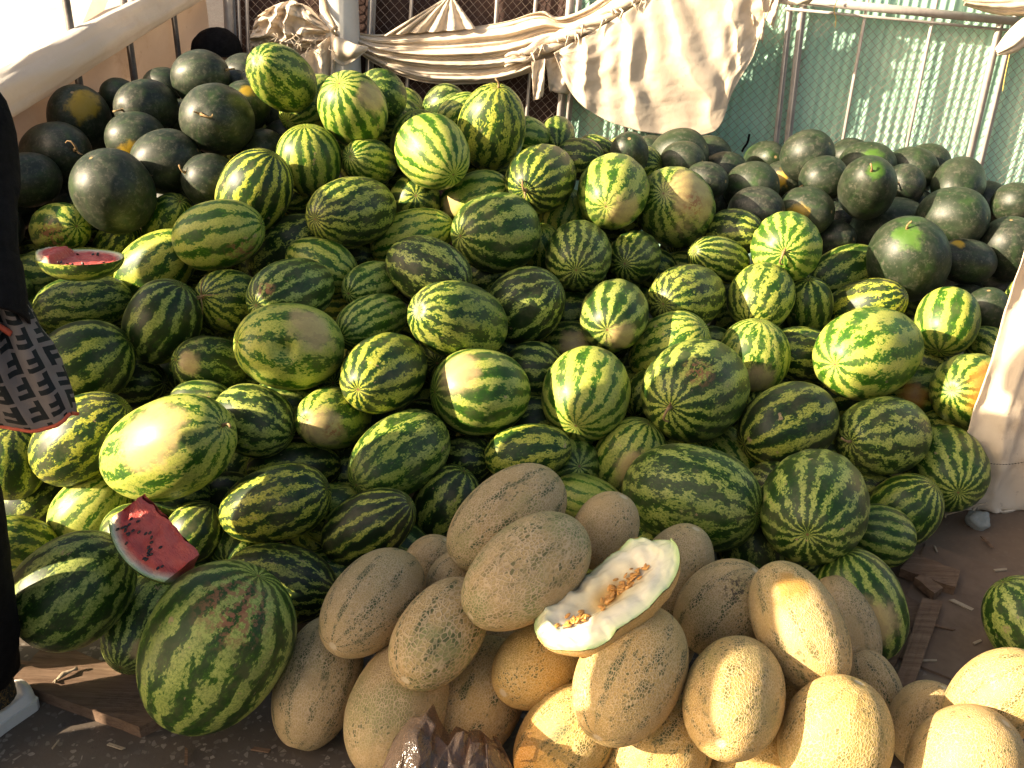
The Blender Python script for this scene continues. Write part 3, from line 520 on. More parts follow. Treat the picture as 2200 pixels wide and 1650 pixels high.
H|-0.377,1.591,0.113|-0.207,-0.725,-0.657|0.140,0.088|0.30,0.20,0.00|b||long tan melon standing at the left end of the heap on the floor
H|-0.197,1.503,0.141|-0.227,-0.932,-0.283|0.150,0.099|0.10,0.50,0.00|n||melon with very coarse white netting over dark green, behind the plastic bag
H|-0.044,1.575,0.101|-0.380,-0.881,-0.281|0.143,0.097|0.60,0.30,0.30|n||ochre melon with dashed green stripes and a stray seed on it
H|0.082,1.579,0.200|-0.648,-0.760,-0.039|0.116,0.082|0.10,0.10,0.80|n||smooth golden melon right under the cut one, half in sun
H|0.248,1.455,0.292|-0.468,-0.815,-0.340|0.145,0.098|0.50,0.20,0.40|n||tan melon with green specks in lines, front centre below the cut one
H|0.385,1.853,0.230|0.322,0.118,0.939|0.130,0.085|0.10,0.10,0.00|n||plain brown melon directly behind the cut one
H|0.479,1.731,0.240|0.501,0.065,0.863|0.115,0.097|0.40,0.20,0.10|n|R,0.002,-0.050,0.093,0.034|tan melon with a sooty black smudge on its shoulder
H|0.598,1.598,0.306|0.314,-0.832,-0.458|0.141,0.088|0.30,0.30,0.30|n|Y,-0.036,0.005,0.092,0.036|upright leaning melon with an ochre blotch near its top
H|0.783,1.816,0.130|-0.220,0.634,0.741|0.123,0.077|0.20,0.20,0.00|n||greyish shaded melon right behind the upright blotched one
H|0.444,1.435,0.268|-0.352,-0.931,0.101|0.149,0.093|0.30,0.40,0.50|b||round cream netted melon with its star end facing the viewer
H|0.631,1.389,0.218|0.287,0.291,0.913|0.120,0.101|0.20,0.40,0.60|n||wide golden netted melon at the bottom under the upright blotched one
H|0.823,1.676,0.079|-0.375,0.686,0.624|0.088,0.055|0.40,0.20,0.20|n||half hidden tan melon between the wide golden and the upright one
H|0.869,1.370,0.189|0.499,0.048,0.865|0.116,0.095|0.10,0.20,0.30|n||pale netted melon at the bottom right corner, nearest the camera
H|0.970,1.494,0.234|0.481,-0.121,0.868|0.120,0.080|0.30,0.10,0.50|n||smooth golden melon with a few green specks at the right edge
H|0.891,1.561,0.092|0.278,0.245,0.929|0.094,0.079|0.20,0.20,0.20|n||shaded pale melon left of the two bottom right ones
H|0.133,1.454,0.118|0.603,0.198,0.773|0.121,0.088|0.50,0.20,0.80|n||orange gold netted melon at the bottom beside the plastic bag
H|0.318,1.444,0.112|0.519,0.247,0.818|0.119,0.098|0.40,0.20,0.70|n||golden melon at the bottom edge under the green specked one
H|-0.169,1.868,0.208|0.455,0.223,0.862|0.081,0.067|0.20,0.10,0.00|n||brown melon behind the striped tan one
H|-0.118,1.777,0.248|0.445,0.195,0.874|0.066,0.050|0.30,0.10,0.00|n||pinkish tan melon squeezed under the topmost tan one
H|0.505,1.451,0.088|0.659,-0.040,0.751|0.098,0.074|0.20,0.10,0.80|n||deep orange melon in the gap under the round cream one
H|0.627,1.601,0.143|0.313,0.211,0.926|0.082,0.070|0.30,0.10,0.40|n||dark orange melon in the gap behind the round cream one
H|0.003,1.763,0.075|0.562,0.185,0.806|0.073,0.071|0.20,0.10,0.20|n||shaded brown melon behind the smooth golden one
H|0.365,1.782,0.081|0.505,0.138,0.852|0.085,0.071|0.20,0.10,0.20|n||shaded brown melon in the gap right of the green specked one
S|1.371,3.017,0.252|0.634,-0.688,0.353|0.095,0.086|0.40,0.30,0.50|n||dim watermelon wedged between the big glossy yellow green one and the decaying one
S|-1.314,2.867,0.514|0.928,0.367,-0.058|0.099,0.082|0.47,0.36,0.66|n||
S|-0.088,2.987,0.518|-0.921,-0.348,-0.172|0.089,0.075|0.53,0.23,0.32|n||
S|0.389,3.163,0.358|-0.453,-0.891,-0.029|0.112,0.091|0.47,0.37,0.43|n||
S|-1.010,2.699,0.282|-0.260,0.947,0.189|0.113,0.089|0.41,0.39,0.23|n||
S|0.342,3.413,0.624|-0.995,-0.095,0.015|0.114,0.094|0.44,0.15,0.63|n||
S|-0.892,1.987,0.183|0.898,0.438,-0.039|0.083,0.076|0.40,0.47,0.49|n||
S|-0.021,2.742,0.379|-0.685,0.728,-0.010|0.083,0.075|0.49,0.34,0.46|n||
S|-0.779,2.027,0.083|0.982,0.188,0.025|0.085,0.076|0.48,0.26,0.21|n||
S|0.422,2.630,0.295|-0.650,-0.689,-0.320|0.097,0.086|0.36,0.46,0.56|n||
S|0.257,1.976,0.154|-0.887,0.360,-0.289|0.102,0.089|0.55,0.31,0.38|n||
K|-1.678,3.069,0.586|0.724,-0.675,-0.145|0.096,0.080|0.50,0.33,0.27|n||
S|-0.787,2.698,0.396|-0.766,-0.579,0.280|0.108,0.090|0.52,0.37,0.53|n||
S|-1.578,2.988,0.436|0.588,0.802,-0.108|0.091,0.083|0.54,0.41,0.50|n||
S|-0.602,2.380,0.343|0.789,0.552,-0.267|0.101,0.089|0.37,0.38,0.24|n||
S|-1.337,2.463,0.345|-0.984,-0.180,-0.006|0.084,0.076|0.36,0.25,0.20|n||
S|-1.523,2.754,0.474|0.020,0.995,-0.097|0.101,0.084|0.45,0.11,0.29|n||
S|0.369,2.107,0.098|-0.928,-0.360,0.092|0.110,0.090|0.54,0.46,0.65|n||
S|0.211,1.858,0.092|-0.914,-0.375,0.155|0.096,0.078|0.40,0.25,0.21|n||
S|0.208,2.488,0.209|-0.500,-0.852,0.156|0.104,0.094|0.53,0.22,0.37|n||
S|-0.414,2.451,0.268|0.605,0.796,0.011|0.111,0.092|0.53,0.16,0.52|n||
S|-0.419,2.095,0.188|-0.989,0.144,-0.029|0.102,0.084|0.52,0.40,0.55|n||
S|-0.426,1.959,0.094|-0.878,0.173,-0.446|0.098,0.079|0.41,0.45,0.44|n||
S|1.028,2.462,0.118|-0.968,0.249,-0.027|0.085,0.076|0.48,0.17,0.64|n||
S|-1.413,2.570,0.335|0.369,0.924,0.101|0.097,0.084|0.55,0.32,0.48|n||
S|0.871,2.955,0.229|0.566,-0.822,-0.056|0.090,0.078|0.54,0.32,0.35|n||
S|1.354,2.731,0.142|-0.946,0.299,0.125|0.103,0.092|0.54,0.44,0.67|n||
S|0.885,2.495,0.201|0.888,-0.446,0.111|0.088,0.076|0.35,0.36,0.69|n||
S|0.630,2.647,0.217|-0.596,0.624,-0.506|0.102,0.088|0.47,0.10,0.37|n||
S|-0.191,2.606,0.420|-0.203,-0.974,0.098|0.100,0.084|0.43,0.24,0.50|n||
S|0.179,2.923,0.419|-0.992,-0.099,0.073|0.098,0.085|0.41,0.23,0.38|n||
S|0.206,3.102,0.467|-0.085,0.043,0.995|0.116,0.090|0.40,0.18,0.34|n||
S|0.454,3.228,0.485|-0.944,0.083,0.319|0.092,0.076|0.51,0.29,0.67|n||
S|-1.584,3.134,0.446|-0.958,0.198,-0.205|0.102,0.083|0.35,0.17,0.59|n||
K|-1.725,3.213,0.602|-0.969,-0.228,0.093|0.103,0.090|0.38,0.14,0.35|n||
S|-0.741,3.190,0.707|0.265,0.920,0.290|0.090,0.078|0.41,0.36,0.54|n||
S|-0.724,2.314,0.166|0.417,0.867,0.273|0.101,0.090|0.44,0.33,0.51|n||
S|-0.423,2.320,0.174|0.618,0.746,-0.249|0.101,0.093|0.49,0.16,0.36|n||
S|-0.494,2.130,0.083|0.539,-0.721,-0.435|0.087,0.076|0.53,0.50,0.69|n||
K|-1.710,3.353,0.533|-0.893,0.310,-0.326|0.100,0.080|0.37,0.41,0.31|n||
S|0.614,3.457,0.488|0.648,0.756,0.092|0.086,0.076|0.43,0.46,0.64|n||
S|0.245,3.233,0.519|0.988,0.151,-0.036|0.089,0.082|0.54,0.39,0.31|n||
S|0.352,2.744,0.240|0.815,0.512,0.271|0.100,0.087|0.54,0.36,0.24|n||
S|-1.516,2.586,0.233|0.487,0.873,-0.008|0.109,0.085|0.43,0.25,0.57|n||
S|-1.567,2.698,0.333|0.211,-0.485,-0.849|0.099,0.080|0.45,0.50,0.44|n||
S|0.752,3.121,0.340|-0.106,0.715,-0.691|0.119,0.093|0.55,0.42,0.46|n||
S|-0.308,2.593,0.248|0.630,0.776,0.021|0.100,0.081|0.54,0.31,0.62|n||
K|1.621,3.450,0.353|0.728,0.591,-0.346|0.095,0.086|0.41,0.14,0.47|n||
S|0.296,3.467,0.481|-0.989,0.104,-0.103|0.110,0.086|0.39,0.49,0.45|n||
S|-0.649,2.049,0.131|0.201,0.979,0.016|0.102,0.083|0.36,0.42,0.26|n||
S|-0.141,3.544,0.747|0.945,0.300,-0.130|0.108,0.084|0.49,0.44,0.60|n||
S|-0.841,2.115,0.209|-0.956,-0.273,0.110|0.092,0.085|0.42,0.23,0.59|n||
S|-0.551,2.517,0.360|-0.669,0.700,-0.249|0.092,0.077|0.49,0.46,0.61|n||
S|0.279,3.319,0.416|-0.763,0.644,0.063|0.104,0.082|0.48,0.26,0.59|n||
S|-1.359,3.089,0.623|-0.919,-0.048,0.392|0.088,0.078|0.42,0.29,0.30|n||
S|0.069,2.482,0.268|0.968,0.019,0.251|0.096,0.085|0.37,0.23,0.47|n||
S|0.115,1.940,0.106|0.892,0.384,-0.239|0.097,0.076|0.37,0.13,0.69|n||
S|0.765,2.154,0.093|0.242,0.966,0.088|0.085,0.076|0.52,0.33,0.25|n||
S|-1.729,3.198,0.439|-0.228,0.964,-0.135|0.098,0.087|0.43,0.15,0.62|n||
S|-0.531,3.322,0.758|-0.707,0.606,0.364|0.096,0.075|0.41,0.49,0.63|n||
S|0.401,2.897,0.227|0.333,0.909,0.250|0.100,0.083|0.40,0.36,0.55|n||
S|0.637,3.582,0.446|-0.944,0.222,0.246|0.107,0.086|0.53,0.31,0.41|n||
S|-0.223,2.747,0.344|0.349,0.937,-0.021|0.099,0.085|0.50,0.17,0.57|n||
S|-1.434,3.171,0.506|-0.122,0.944,-0.307|0.095,0.087|0.54,0.40,0.25|n||
S|-0.469,3.459,0.729|0.682,0.716,-0.149|0.096,0.084|0.37,0.46,0.43|n||
S|0.290,3.008,0.333|-0.660,0.741,0.123|0.108,0.092|0.50,0.17,0.45|n||
S|0.881,3.191,0.338|0.911,-0.397,-0.109|0.093,0.076|0.51,0.48,0.35|n||
S|0.716,2.316,0.188|-0.017,-0.763,0.647|0.095,0.076|0.41,0.14,0.34|n||
S|0.616,2.882,0.347|0.945,0.259,-0.199|0.086,0.076|0.54,0.22,0.23|n||
S|-0.073,2.663,0.128|0.006,0.977,0.213|0.121,0.093|0.50,0.20,0.61|n||
S|0.167,2.336,0.219|0.204,-0.831,0.517|0.097,0.085|0.52,0.43,0.24|n||
S|0.768,2.700,0.214|-0.374,-0.800,0.470|0.090,0.082|0.42,0.25,0.39|n||
S|-0.891,1.912,0.083|0.788,0.602,0.130|0.083,0.076|0.44,0.33,0.46|n||
S|0.020,3.393,0.639|-0.934,0.335,-0.124|0.107,0.089|0.54,0.20,0.21|n||
S|-0.286,2.847,0.552|-0.872,-0.472,0.132|0.102,0.085|0.53,0.39,0.50|n||
S|1.377,3.395,0.379|0.879,-0.136,-0.457|0.115,0.093|0.41,0.38,0.42|n||
K|1.351,3.977,0.509|-0.574,0.597,0.560|0.100,0.084|0.54,0.38,0.39|n||
S|0.578,3.294,0.446|0.999,0.033,-0.011|0.088,0.081|0.51,0.45,0.67|n||
S|-0.270,2.038,0.119|-0.897,0.098,0.430|0.109,0.089|0.36,0.42,0.34|n||
S|-0.838,3.045,0.479|0.664,-0.739,0.113|0.110,0.090|0.52,0.14,0.50|n||
S|0.450,2.435,0.221|0.925,-0.209,0.318|0.090,0.078|0.40,0.29,0.68|n||
S|-0.442,2.630,0.405|-0.309,-0.936,-0.166|0.111,0.092|0.47,0.29,0.68|n||
S|-0.308,2.880,0.330|-0.793,0.607,-0.048|0.102,0.088|0.54,0.21,0.67|n||
S|-1.026,2.952,0.417|-0.952,-0.296,-0.073|0.100,0.085|0.53,0.34,0.54|n||
S|-0.962,3.446,0.799|0.089,0.664,0.743|0.103,0.087|0.47,0.45,0.39|n||
K|1.549,3.857,0.551|-0.108,0.973,-0.202|0.114,0.091|0.54,0.34,0.48|n||
S|-1.243,2.900,0.386|-0.988,0.029,0.148|0.103,0.093|0.36,0.37,0.54|n||
S|-0.576,3.547,0.773|-0.090,-0.996,0.008|0.104,0.083|0.47,0.43,0.31|n||
S|0.718,3.383,0.336|0.838,0.397,0.374|0.097,0.081|0.51,0.27,0.36|n||
S|0.019,3.230,0.484|0.526,-0.793,0.308|0.118,0.093|0.41,0.30,0.54|n||
S|1.739,3.192,0.449|0.691,0.708,-0.148|0.099,0.079|0.43,0.10,0.31|n||
"""
def sines(P, k, freq, rs):
    out = np.zeros(len(P))
    for _ in range(k):
        d = rs.normal(size=3); d /= np.linalg.norm(d); out += np.sin(P@d*freq*rs.uniform(.6, 1.4)+rs.uniform(0, 6.28))
    return out/k
NU, NV = 56, 40
_FACES = [(j*NU+i, j*NU+(i+1) % NU, (j+1)*NU+(i+1) % NU, (j+1)*NU+i) for j in range(NV-1) for i in range(NU)]
_FACES += [tuple(range(NU))[::-1], tuple((NV-1)*NU+i for i in range(NU))]
def melon_verts(kind, L, R, ribs, rs, dent=None, groove=None):
    t = np.linspace(-1, 1, NV); ph = np.sign(t)*(1-(1-np.abs(t))**1.0)*(math.pi/2)*.992
    th = np.arange(NU)*2*math.pi/NU
    PH, TH = np.meshgrid(ph, th, indexing='ij')
    p = {'S': 2.18, 'K': 2.12, 'H': 2.1}[kind]
    cz = np.sin(PH); cr = np.cos(PH)
    rad = R*(1-np.abs(cz)**p)**(1/2.05)
    rad = np.maximum(rad, R*cr*.6)
    z = L*cz
    egg = rs.uniform(-.09, .09) if kind != 'K' else rs.uniform(-.05, .05); rad = rad*(1+egg*cz)
    unit = np.stack([cr*np.cos(TH), cr*np.sin(TH), cz], -1).reshape(-1, 3)
    lump = {'S': .034, 'K': .024, 'H': .020}[kind]*sines(unit, 5, 2.6, rs)+.011*sines(unit, 5, 6, rs)
    lump = lump.reshape(PH.shape)
    rib = {'S': .008, 'K': .006, 'H': .005}[kind]*np.cos(TH*ribs)*cr
    if kind == 'S' and groove is None and rs.uniform() < .35: groove = rs.uniform(0, 6.28)
    if groove is not None:
        dth = np.angle(np.exp(1j*(TH-groove))); rib = rib-rs.uniform(.025, .05)*np.exp(-(dth/.10)**2)*cr**.7*(1-.4*cz)
    rad = rad*(1+lump+rib)
    dim = np.exp(-((1-np.abs(cz))/.012)); z = z*(1-.035*dim)
    V = np.stack([rad*np.cos(TH), rad*np.sin(TH), z], -1).reshape(-1, 3)
    if dent is not None:
        d = np.linalg.norm(V-dent, axis=1); V *= (1-.24*np.exp(-(d/.022)**2)+.02*np.exp(-((d-.04)/.014)**2))[:, None]
    return V
GROUP = {'S': 'striped watermelons in the heap', 'K': 'black watermelons in the heap', 'H': 'netted melons in the front heap'}
NAME = {'S': 'striped_watermelon', 'K': 'black_watermelon', 'H': 'netted_melon'}
PCOL = {'P': (.50, .36, .17), 'Y': (.46, .29, .015), 'G': (.065, .15, .012), 'O': (.46, .20, .03)}
HCOL = {'Y': (.42, .22, .035)}
def stalk(kind, L, style, rs, parent):
    b = MB()
    if style == 's':
        a = rs.uniform(0, 6.28); pts = [(0, 0, L*.94), (0, 0, L+.006), (.006*math.cos(a), .006*math.sin(a), L+.016), (.016*math.cos(a), .016*math.sin(a), L+.022)]
        b.tube(pts, [.0055, .0035, .0026, .0032], 8)
    elif style == 'S':
        a = rs.uniform(0, 6.28); c, s_ = math.cos(a), math.sin(a)
        pts = [(0, 0, L*.94), (0, 0, L+.004), (c*.006, s_*.006, L+.014), (c*.018, s_*.018, L+.018), (c*.03, s_*.03, L+.014), (c*.036-.006*s_, s_*.036+.006*c, L+.006), (c*.034-.014*s_, s_*.034+.014*c, L+.004)]
        b.tube(pts, [.008, .0055, .004, .0033, .003, .0026, .002], 8)
        b.tube([(0, 0, L*.95), (-c*.004, -s_*.004, L+.004), (-c*.016, -s_*.016, L+.009), (-c*.022, -s_*.018, L+.02)], [.006, .004, .0025, .0015], 7)
    else:
        for k in range(7):
            a = rs.uniform(0, 6.28); l = rs.uniform(.03, .085); c, s_ = math.cos(a), math.sin(a)
            b.tube([(0, 0, L*.95), (c*.008, s_*.008, L+.008), (c*l*.5, s_*l*.5, L+.012+rs.uniform(-.004, .01)), (c*l+rs.uniform(-.01, .01), s_*l, L+rs.uniform(-.012, .014))], [.004, .002, .0014, .0008], 6)
        b.tube([(0, 0, L*.93), (0, 0, L+.007)], [.007, .005], 8)
    return b.build('stem', M['stem'], parent)

def add_melon(kind, c, ax, L, R, lf, tn, yl, flags, pats, label, idx):
    rs = np.random.RandomState(1000+idx)
    ax = Vector(ax).normalized()
    q = Vector((0, 0, 1)).rotation_difference(ax) @ Quaternion((0, 0, 1), rs.uniform(0, 6.28))
    inv = q.inverted()
    stripes = int(rs.choice([10, 11, 12, 13, 14, 15, 16])) if kind == 'S' else 10
    loc = [(t, inv @ Vector(o), r) for t, o, r in pats]
    dent = None; groove = None
    for t, o, r in loc:
        if 'D' in flags and t == 'P': dent = np.array(inv @ (Vector(DENT_DIR)*R))
    if 'g' in flags:
        gd = inv @ Vector((-.25, -.85, .35)); groove = math.atan2(gd.y, gd.x)
    V = melon_verts(kind, L, R, stripes, rs, dent, groove)
    o = mesh_obj(NAME[kind], V, _FACES, M[kind])
    o.rotation_mode = 'QUATERNION'; o.rotation_quaternion = q; o.location = c
    o['lf'] = lf; o['tn'] = tn; o['yl'] = yl; o['stripes'] = float(stripes); o['jag'] = float(rs.uniform(.65, 1.35))
    o['seed'] = [float(x) for x in rs.uniform(-20, 20, 3)]
    for k in ('pa', 'pb', 'pr'):
        o[k+'_pos'] = [0., 0., 50.]; o[k+'_rad'] = .01; o[k+'_col'] = [0., 0., 0.]
    slots = ['pa', 'pb']
    for t, p, r in loc:
        if t == 'R': k = 'pr'
        elif slots: k = slots.pop(0)
        else: continue
        o[k+'_pos'] = [float(x) for x in p]; o[k+'_rad'] = float(r)
        cc = (HCOL if kind == 'H' else {}).get(t) or PCOL.get(t)
        if cc: o[k+'_col'] = list(cc)
    if slots and kind == 'S' and 'n' in flags and rs.uniform() < .3 and not pats:   # a belly spot on the underside
        p = inv @ Vector((rs.uniform(-.5, .5), rs.uniform(-.2, .6), -1)).normalized()*R
        o['pa_pos'] = [float(x) for x in p]; o['pa_rad'] = float(R*.55); o['pa_col'] = [.46, .36, .17]
    for s_ in 'sST':
        if s_ in flags: stalk(kind, L, s_, rs, o); break
    if not label:
        label = {'S': 'striped watermelon seen only as a dim glimpse in a gap between others', 'K': 'black watermelon seen only as a dim glimpse in a gap between others'}[kind]
        grp = {'S': 'striped watermelons glimpsed in the gaps', 'K': 'black watermelons glimpsed in the gaps'}[kind]
    else: grp = GROUP[kind]
    tag(o, label, 'watermelon' if kind != 'H' else 'melon', grp)
    return o
DENT_DIR = Vector((.12, -.93, .33)).normalized()
for idx, line in enumerate(TABLE.strip().split('\n')):
    k, c, ax, lr, par, fl, pats, lab = line.split('|')
    fv = lambda s: [float(x) for x in s.split(',')]
    pl = []
    for p in pats.split(';'):
        if p:
            e = p.split(','); pl.append((e[0], [float(x) for x in e[1:4]], float(e[4])))
    L_, R_ = fv(lr); a_, b_, c_ = fv(par)
    add_melon(k, fv(c), fv(ax), L_, R_, a_, b_, c_, fl, pl, lab, idx)
# ------------------------------------------------------------------ cut fruit
def frame(zdir, xdir):
    z = Vector(zdir).normalized(); x = Vector(xdir); x = (x-z*x.dot(z)).normalized(); y = z.cross(x)
    return Matrix((x, y, z)).transposed()
def mat_redflesh():
    T = NT('red_flesh'); P = T.obj(); x, y, z = T.sep(P)
    e = T.math('SQRT', T.math('ADD', T.math('POWER', T.math('DIVIDE', T.math('SQRT', T.math('ADD', T.math('MULTIPLY', x, x), T.math('MULTIPLY', y, y))), T.attr('flesh_r')), 2), T.math('POWER', T.math('DIVIDE', z, T.attr('flesh_l')), 2)))
    e = T.math('ADD', e, T.math('MULTIPLY', T.math('SUBTRACT', T.noise(P, 45, 3), .5), .07))
    red = T.mix(T.noise(P, 40, 5, .7), (.54, .045, .038), (.68, .19, .15))
    c = T.ramp(e, [(0.0, (.56, .035, .03)), (.62, (.55, .03, .028)), (.80, (.60, .11, .085)), (.885, (.66, .40, .30)), (.93, (.62, .62, .46)), (.985, (.30, .42, .14))])
    c = T.mix(T.sstep(e, .78, .66), c, red)
    T.bsdf(c, .34, T.bump(T.math('ADD', T.noise(P, 70, 4, .7), T.noise(T.vmath('MULTIPLY', P, (1, 1, .4)), 240, 2)), .7, .005), .3, Subsurface_Weight=.06, Subsurface_Radius=(.01, .003, .002), Subsurface_Scale=.5)
    return T.m
def mat_whiteflesh():
    T = NT('white_flesh'); P = T.obj(); x, y, z = T.sep(P)
    rr = T.math('SQRT', T.math('ADD', T.math('POWER', T.math('DIVIDE', x, T.attr('flesh_r')), 2), T.math('POWER', T.math('DIVIDE', z, T.attr('flesh_l')), 2)))
    e = T.math('ADD', rr, T.math('MULTIPLY', T.math('SUBTRACT', T.noise(P, 40, 3), .5), .06))
    c = T.ramp(e, [(0, (.58, .30, .07)), (.17, (.62, .42, .16)), (.34, (.73, .63, .40)), (.70, (.76, .71, .55)), (.92, (.70, .72, .47)), (.985, (.42, .55, .24))])
    c = T.mix(T.math('MULTIPLY', T.sstep(T.noise(T.vmath('MULTIPLY', P, (1, 1, .25)), 55, 4, .7), .5, .7), T.sstep(rr, .75, .2, 0, .55)), c, (.62, .45, .20))
    T.bsdf(c, .2, T.bump(T.noise(T.vmath('MULTIPLY', P, (1, 1, .35)), 60, 4, .7), .3, .004), .5, Subsurface_Weight=.15, Subsurface_Radius=(.01, .008, .004), Subsurface_Scale=.5)
    return T.m
M['redflesh'] = mat_redflesh(); M['whiteflesh'] = mat_whiteflesh()
M['blackseed'] = plain('black_seed', (.012, .007, .006), (.03, .016, .012), 50, .25, .05, spec=.6)
M['goldseed'] = plain('golden_seed', (.50, .22, .045), (.62, .32, .08), 60, .3, .1, spec=.5)

def rind_props(o, lf, tn, yl, stripes, seed):
    o['lf'] = lf; o['tn'] = tn; o['yl'] = yl; o['stripes'] = float(stripes); o['jag'] = 1.; o['seed'] = seed
    for k in ('pa', 'pb', 'pr'):
        o[k+'_pos'] = [0., 0., 50.]; o[k+'_rad'] = .01; o[k+'_col'] = [0., 0., 0.]
def ell(L, R, z, r=1.0): return R*r*math.sqrt(max(0, 1-(z/L)**2))
def seed_mesh(name, l, w, h, mat):
    me = bpy.data.meshes.new(name); bm = bmesh.new(); bmesh.ops.create_uvsphere(bm, u_segments=10, v_segments=7, radius=1)
    for v in bm.verts:
        t = (v.co.z+1)/2; k = .55+.45*math.sin(math.pi*min(1, .25+t*.6)); v.co = Vector((v.co.x*w*k, v.co.y*h*k, v.co.z*l))
    for f in bm.faces: f.smooth = True
    bm.to_mesh(me); bm.free(); me.materials.append(mat); return me

# --- red wedge of watermelon (sector of an ellipsoid, ridge = fruit axis)
def red_wedge():
    d = 2.02
    P0 = CAM+ray(312, 1064)*(d+.03); P1 = CAM+ray(424, 1190)*(d-.0)
    axis = (P1-P0); half = axis.length/2*1.04; mid = (P0+P1)/2
    low = CAM+ray(262, 1200)*(d-.035)            # rim point of the big cut face
    L, R = half*1.5, (low-mid).length*1.0
    rot = frame(axis, low-mid)                    # local x towards rim of the front cut, z along the ridge
    root = empty('watermelon_wedge', mid); root.rotation_mode = 'QUATERNION'; root.rotation_quaternion = rot.to_quaternion()
    tag(root, 'red watermelon wedge with black seeds resting on the dark melons at lower left', 'cut watermelon')
    # sector angle: sweeps from the front cut (angle 0) away from the viewer
    toward = rot.inverted() @ (CAM-mid)
    sg = -1 if toward.y > 0 else 1
    A = math.radians(74)*sg
    zs = [half*math.sin(math.pi/2*(i/18*2-1)) for i in range(19)]
    na, nr = 16, 14
    b = MB()
    b.grid(lambda u, v: Vector((ell(L, R, zs[int(round(v*18))])*math.cos(A*u), ell(L, R, zs[int(round(v*18))])*math.sin(A*u), zs[int(round(v*18))])), na, 19)
    r = b.build('rind', M['S'], root); rind_props(r, .42, .2, .3, 10, [1.3, 4.2, 9.1])
    f = MB(); rs = np.random.RandomState(3)
    def face(ang):
        nz, nr_ = 30, 16
        def fn(u, v):
            z = -half+2*half*v; rr = ell(L, R, z)*.985*u
            bmp = (.011*fbm(Vector((rr*38, z*30, ang*3+2)), 4)-.004*math.exp(-((u-.55)/.15)**2))*min(1, 6*(1-u))*(1 if u > .05 else .3)
            n = Vector((-math.sin(ang), math.cos(ang), 0))*(-1 if ang == 0 else 1)*sg
            ridge = .012*fbm(Vector((z*22, 3.1, ang)), 3)*(1-u)
            return Vector((rr*math.cos(ang), rr*math.sin(ang), z))+n*bmp+Vector((ridge, 0, 0))
        f.grid(fn, nr_, nz)
    face(0); face(A)
    for e in (0, 18):
        z = zs[e]; rr = ell(L, R, z)*.985
        f.add([Vector((0, 0, z))]+[Vector((rr*math.cos(A*i/12), rr*math.sin(A*i/12), z)) for i in range(13)], [(0, i+1, i+2) for i in range(12)])
    fl = f.build('flesh', M['redflesh'], root); fl['flesh_r'] = R; fl['flesh_l'] = L
    me = seed_mesh('seed', .0048, .0028, .0015, M['blackseed'])
    n = 0
    while n < 28:
        z = rs.uniform(-.72, .72)*half; u = rs.normal(.58, .12)
        rr = ell(L, R, z)*u
        s = bpy.data.objects.new('seed', me); col.objects.link(s); s.parent = fl
        s.location = (rr, -.0035*sg, z); s.rotation_euler = (rs.uniform(-.3, .3), rs.uniform(1.2, 1.9), rs.uniform(-.4, .4)); n += 1
red_wedge()

# --- half watermelon seen edge on
def red_half():
    d = 2.46
    P0 = CAM+ray(80, 549)*d; P1 = CAM+ray(263, 556)*d
    axis = P1-P0; L = axis.length/2; mid = (P0+P1)/2; R = L*.82
    nrm = (Vector((-.02, .09, 1))).normalized()
    rot = frame(axis, -nrm)
    root = empty('halved_watermelon', mid); root.rotation_mode = 'QUATERNION'; root.rotation_quaternion = rot.to_quaternion()
    tag(root, 'cut watermelon half lying red side up next to the dark coat sleeve', 'cut watermelon')
    b = MB()
    def fn(u, v):
        ph = -math.pi/2+math.pi*v; a = math.radians(-92+184*u); rr = R*math.cos(ph)*.62 if abs(a) < 9 else 0
        return Vector((R*.66*math.cos(ph)*math.cos(a), R*math.cos(ph)*math.sin(a), L*math.sin(ph)))
    b.grid(fn, 28, 26)
    r = b.build('rind', M['S'], root); rind_props(r, .5, .55, .6, 11, [3., 1., 2.])
    f = MB()
    def ff(u, v):
        ph = -math.pi/2+math.pi*v; w = 2*u-1; q = math.cos(ph)
        h = .004*fbm(Vector((w*9, v*22, 1)), 4)*min(1, 5*(1-abs(w)))*min(1, 4*q)
        zz = L*math.sin(ph)
        if zz < -L*.42 and abs(w) < .9 and q > .1: h += .013*min(1, (-zz/L-.42)*14)*min(1, 6*(.9-abs(w)))
        else: h -= .007*min(1, 4*(1-abs(w)))*min(1, 3*q)
        return Vector((-h, R*.985*w*q, zz*.985))
    f.grid(ff, 40, 60)
    fl = f.build('flesh', M['redflesh'], root); fl['flesh_r'] = R; fl['flesh_l'] = L
    me = seed_mesh('seed', .0062, .0036, .0017, M['blackseed']); rs = np.random.RandomState(8)
    for k in range(10):
        z = rs.uniform(-.35, .8)*L; w = rs.normal(.55, .1)*rs.choice([-1, 1])
        s = bpy.data.objects.new('seed', me); col.objects.link(s); s.parent = fl
        s.location = (.004, R*w*math.sqrt(1-(z/L)**2), z); s.rotation_euler = (rs.uniform(0, 3), 1.5, rs.uniform(-.4, .4))
red_half()

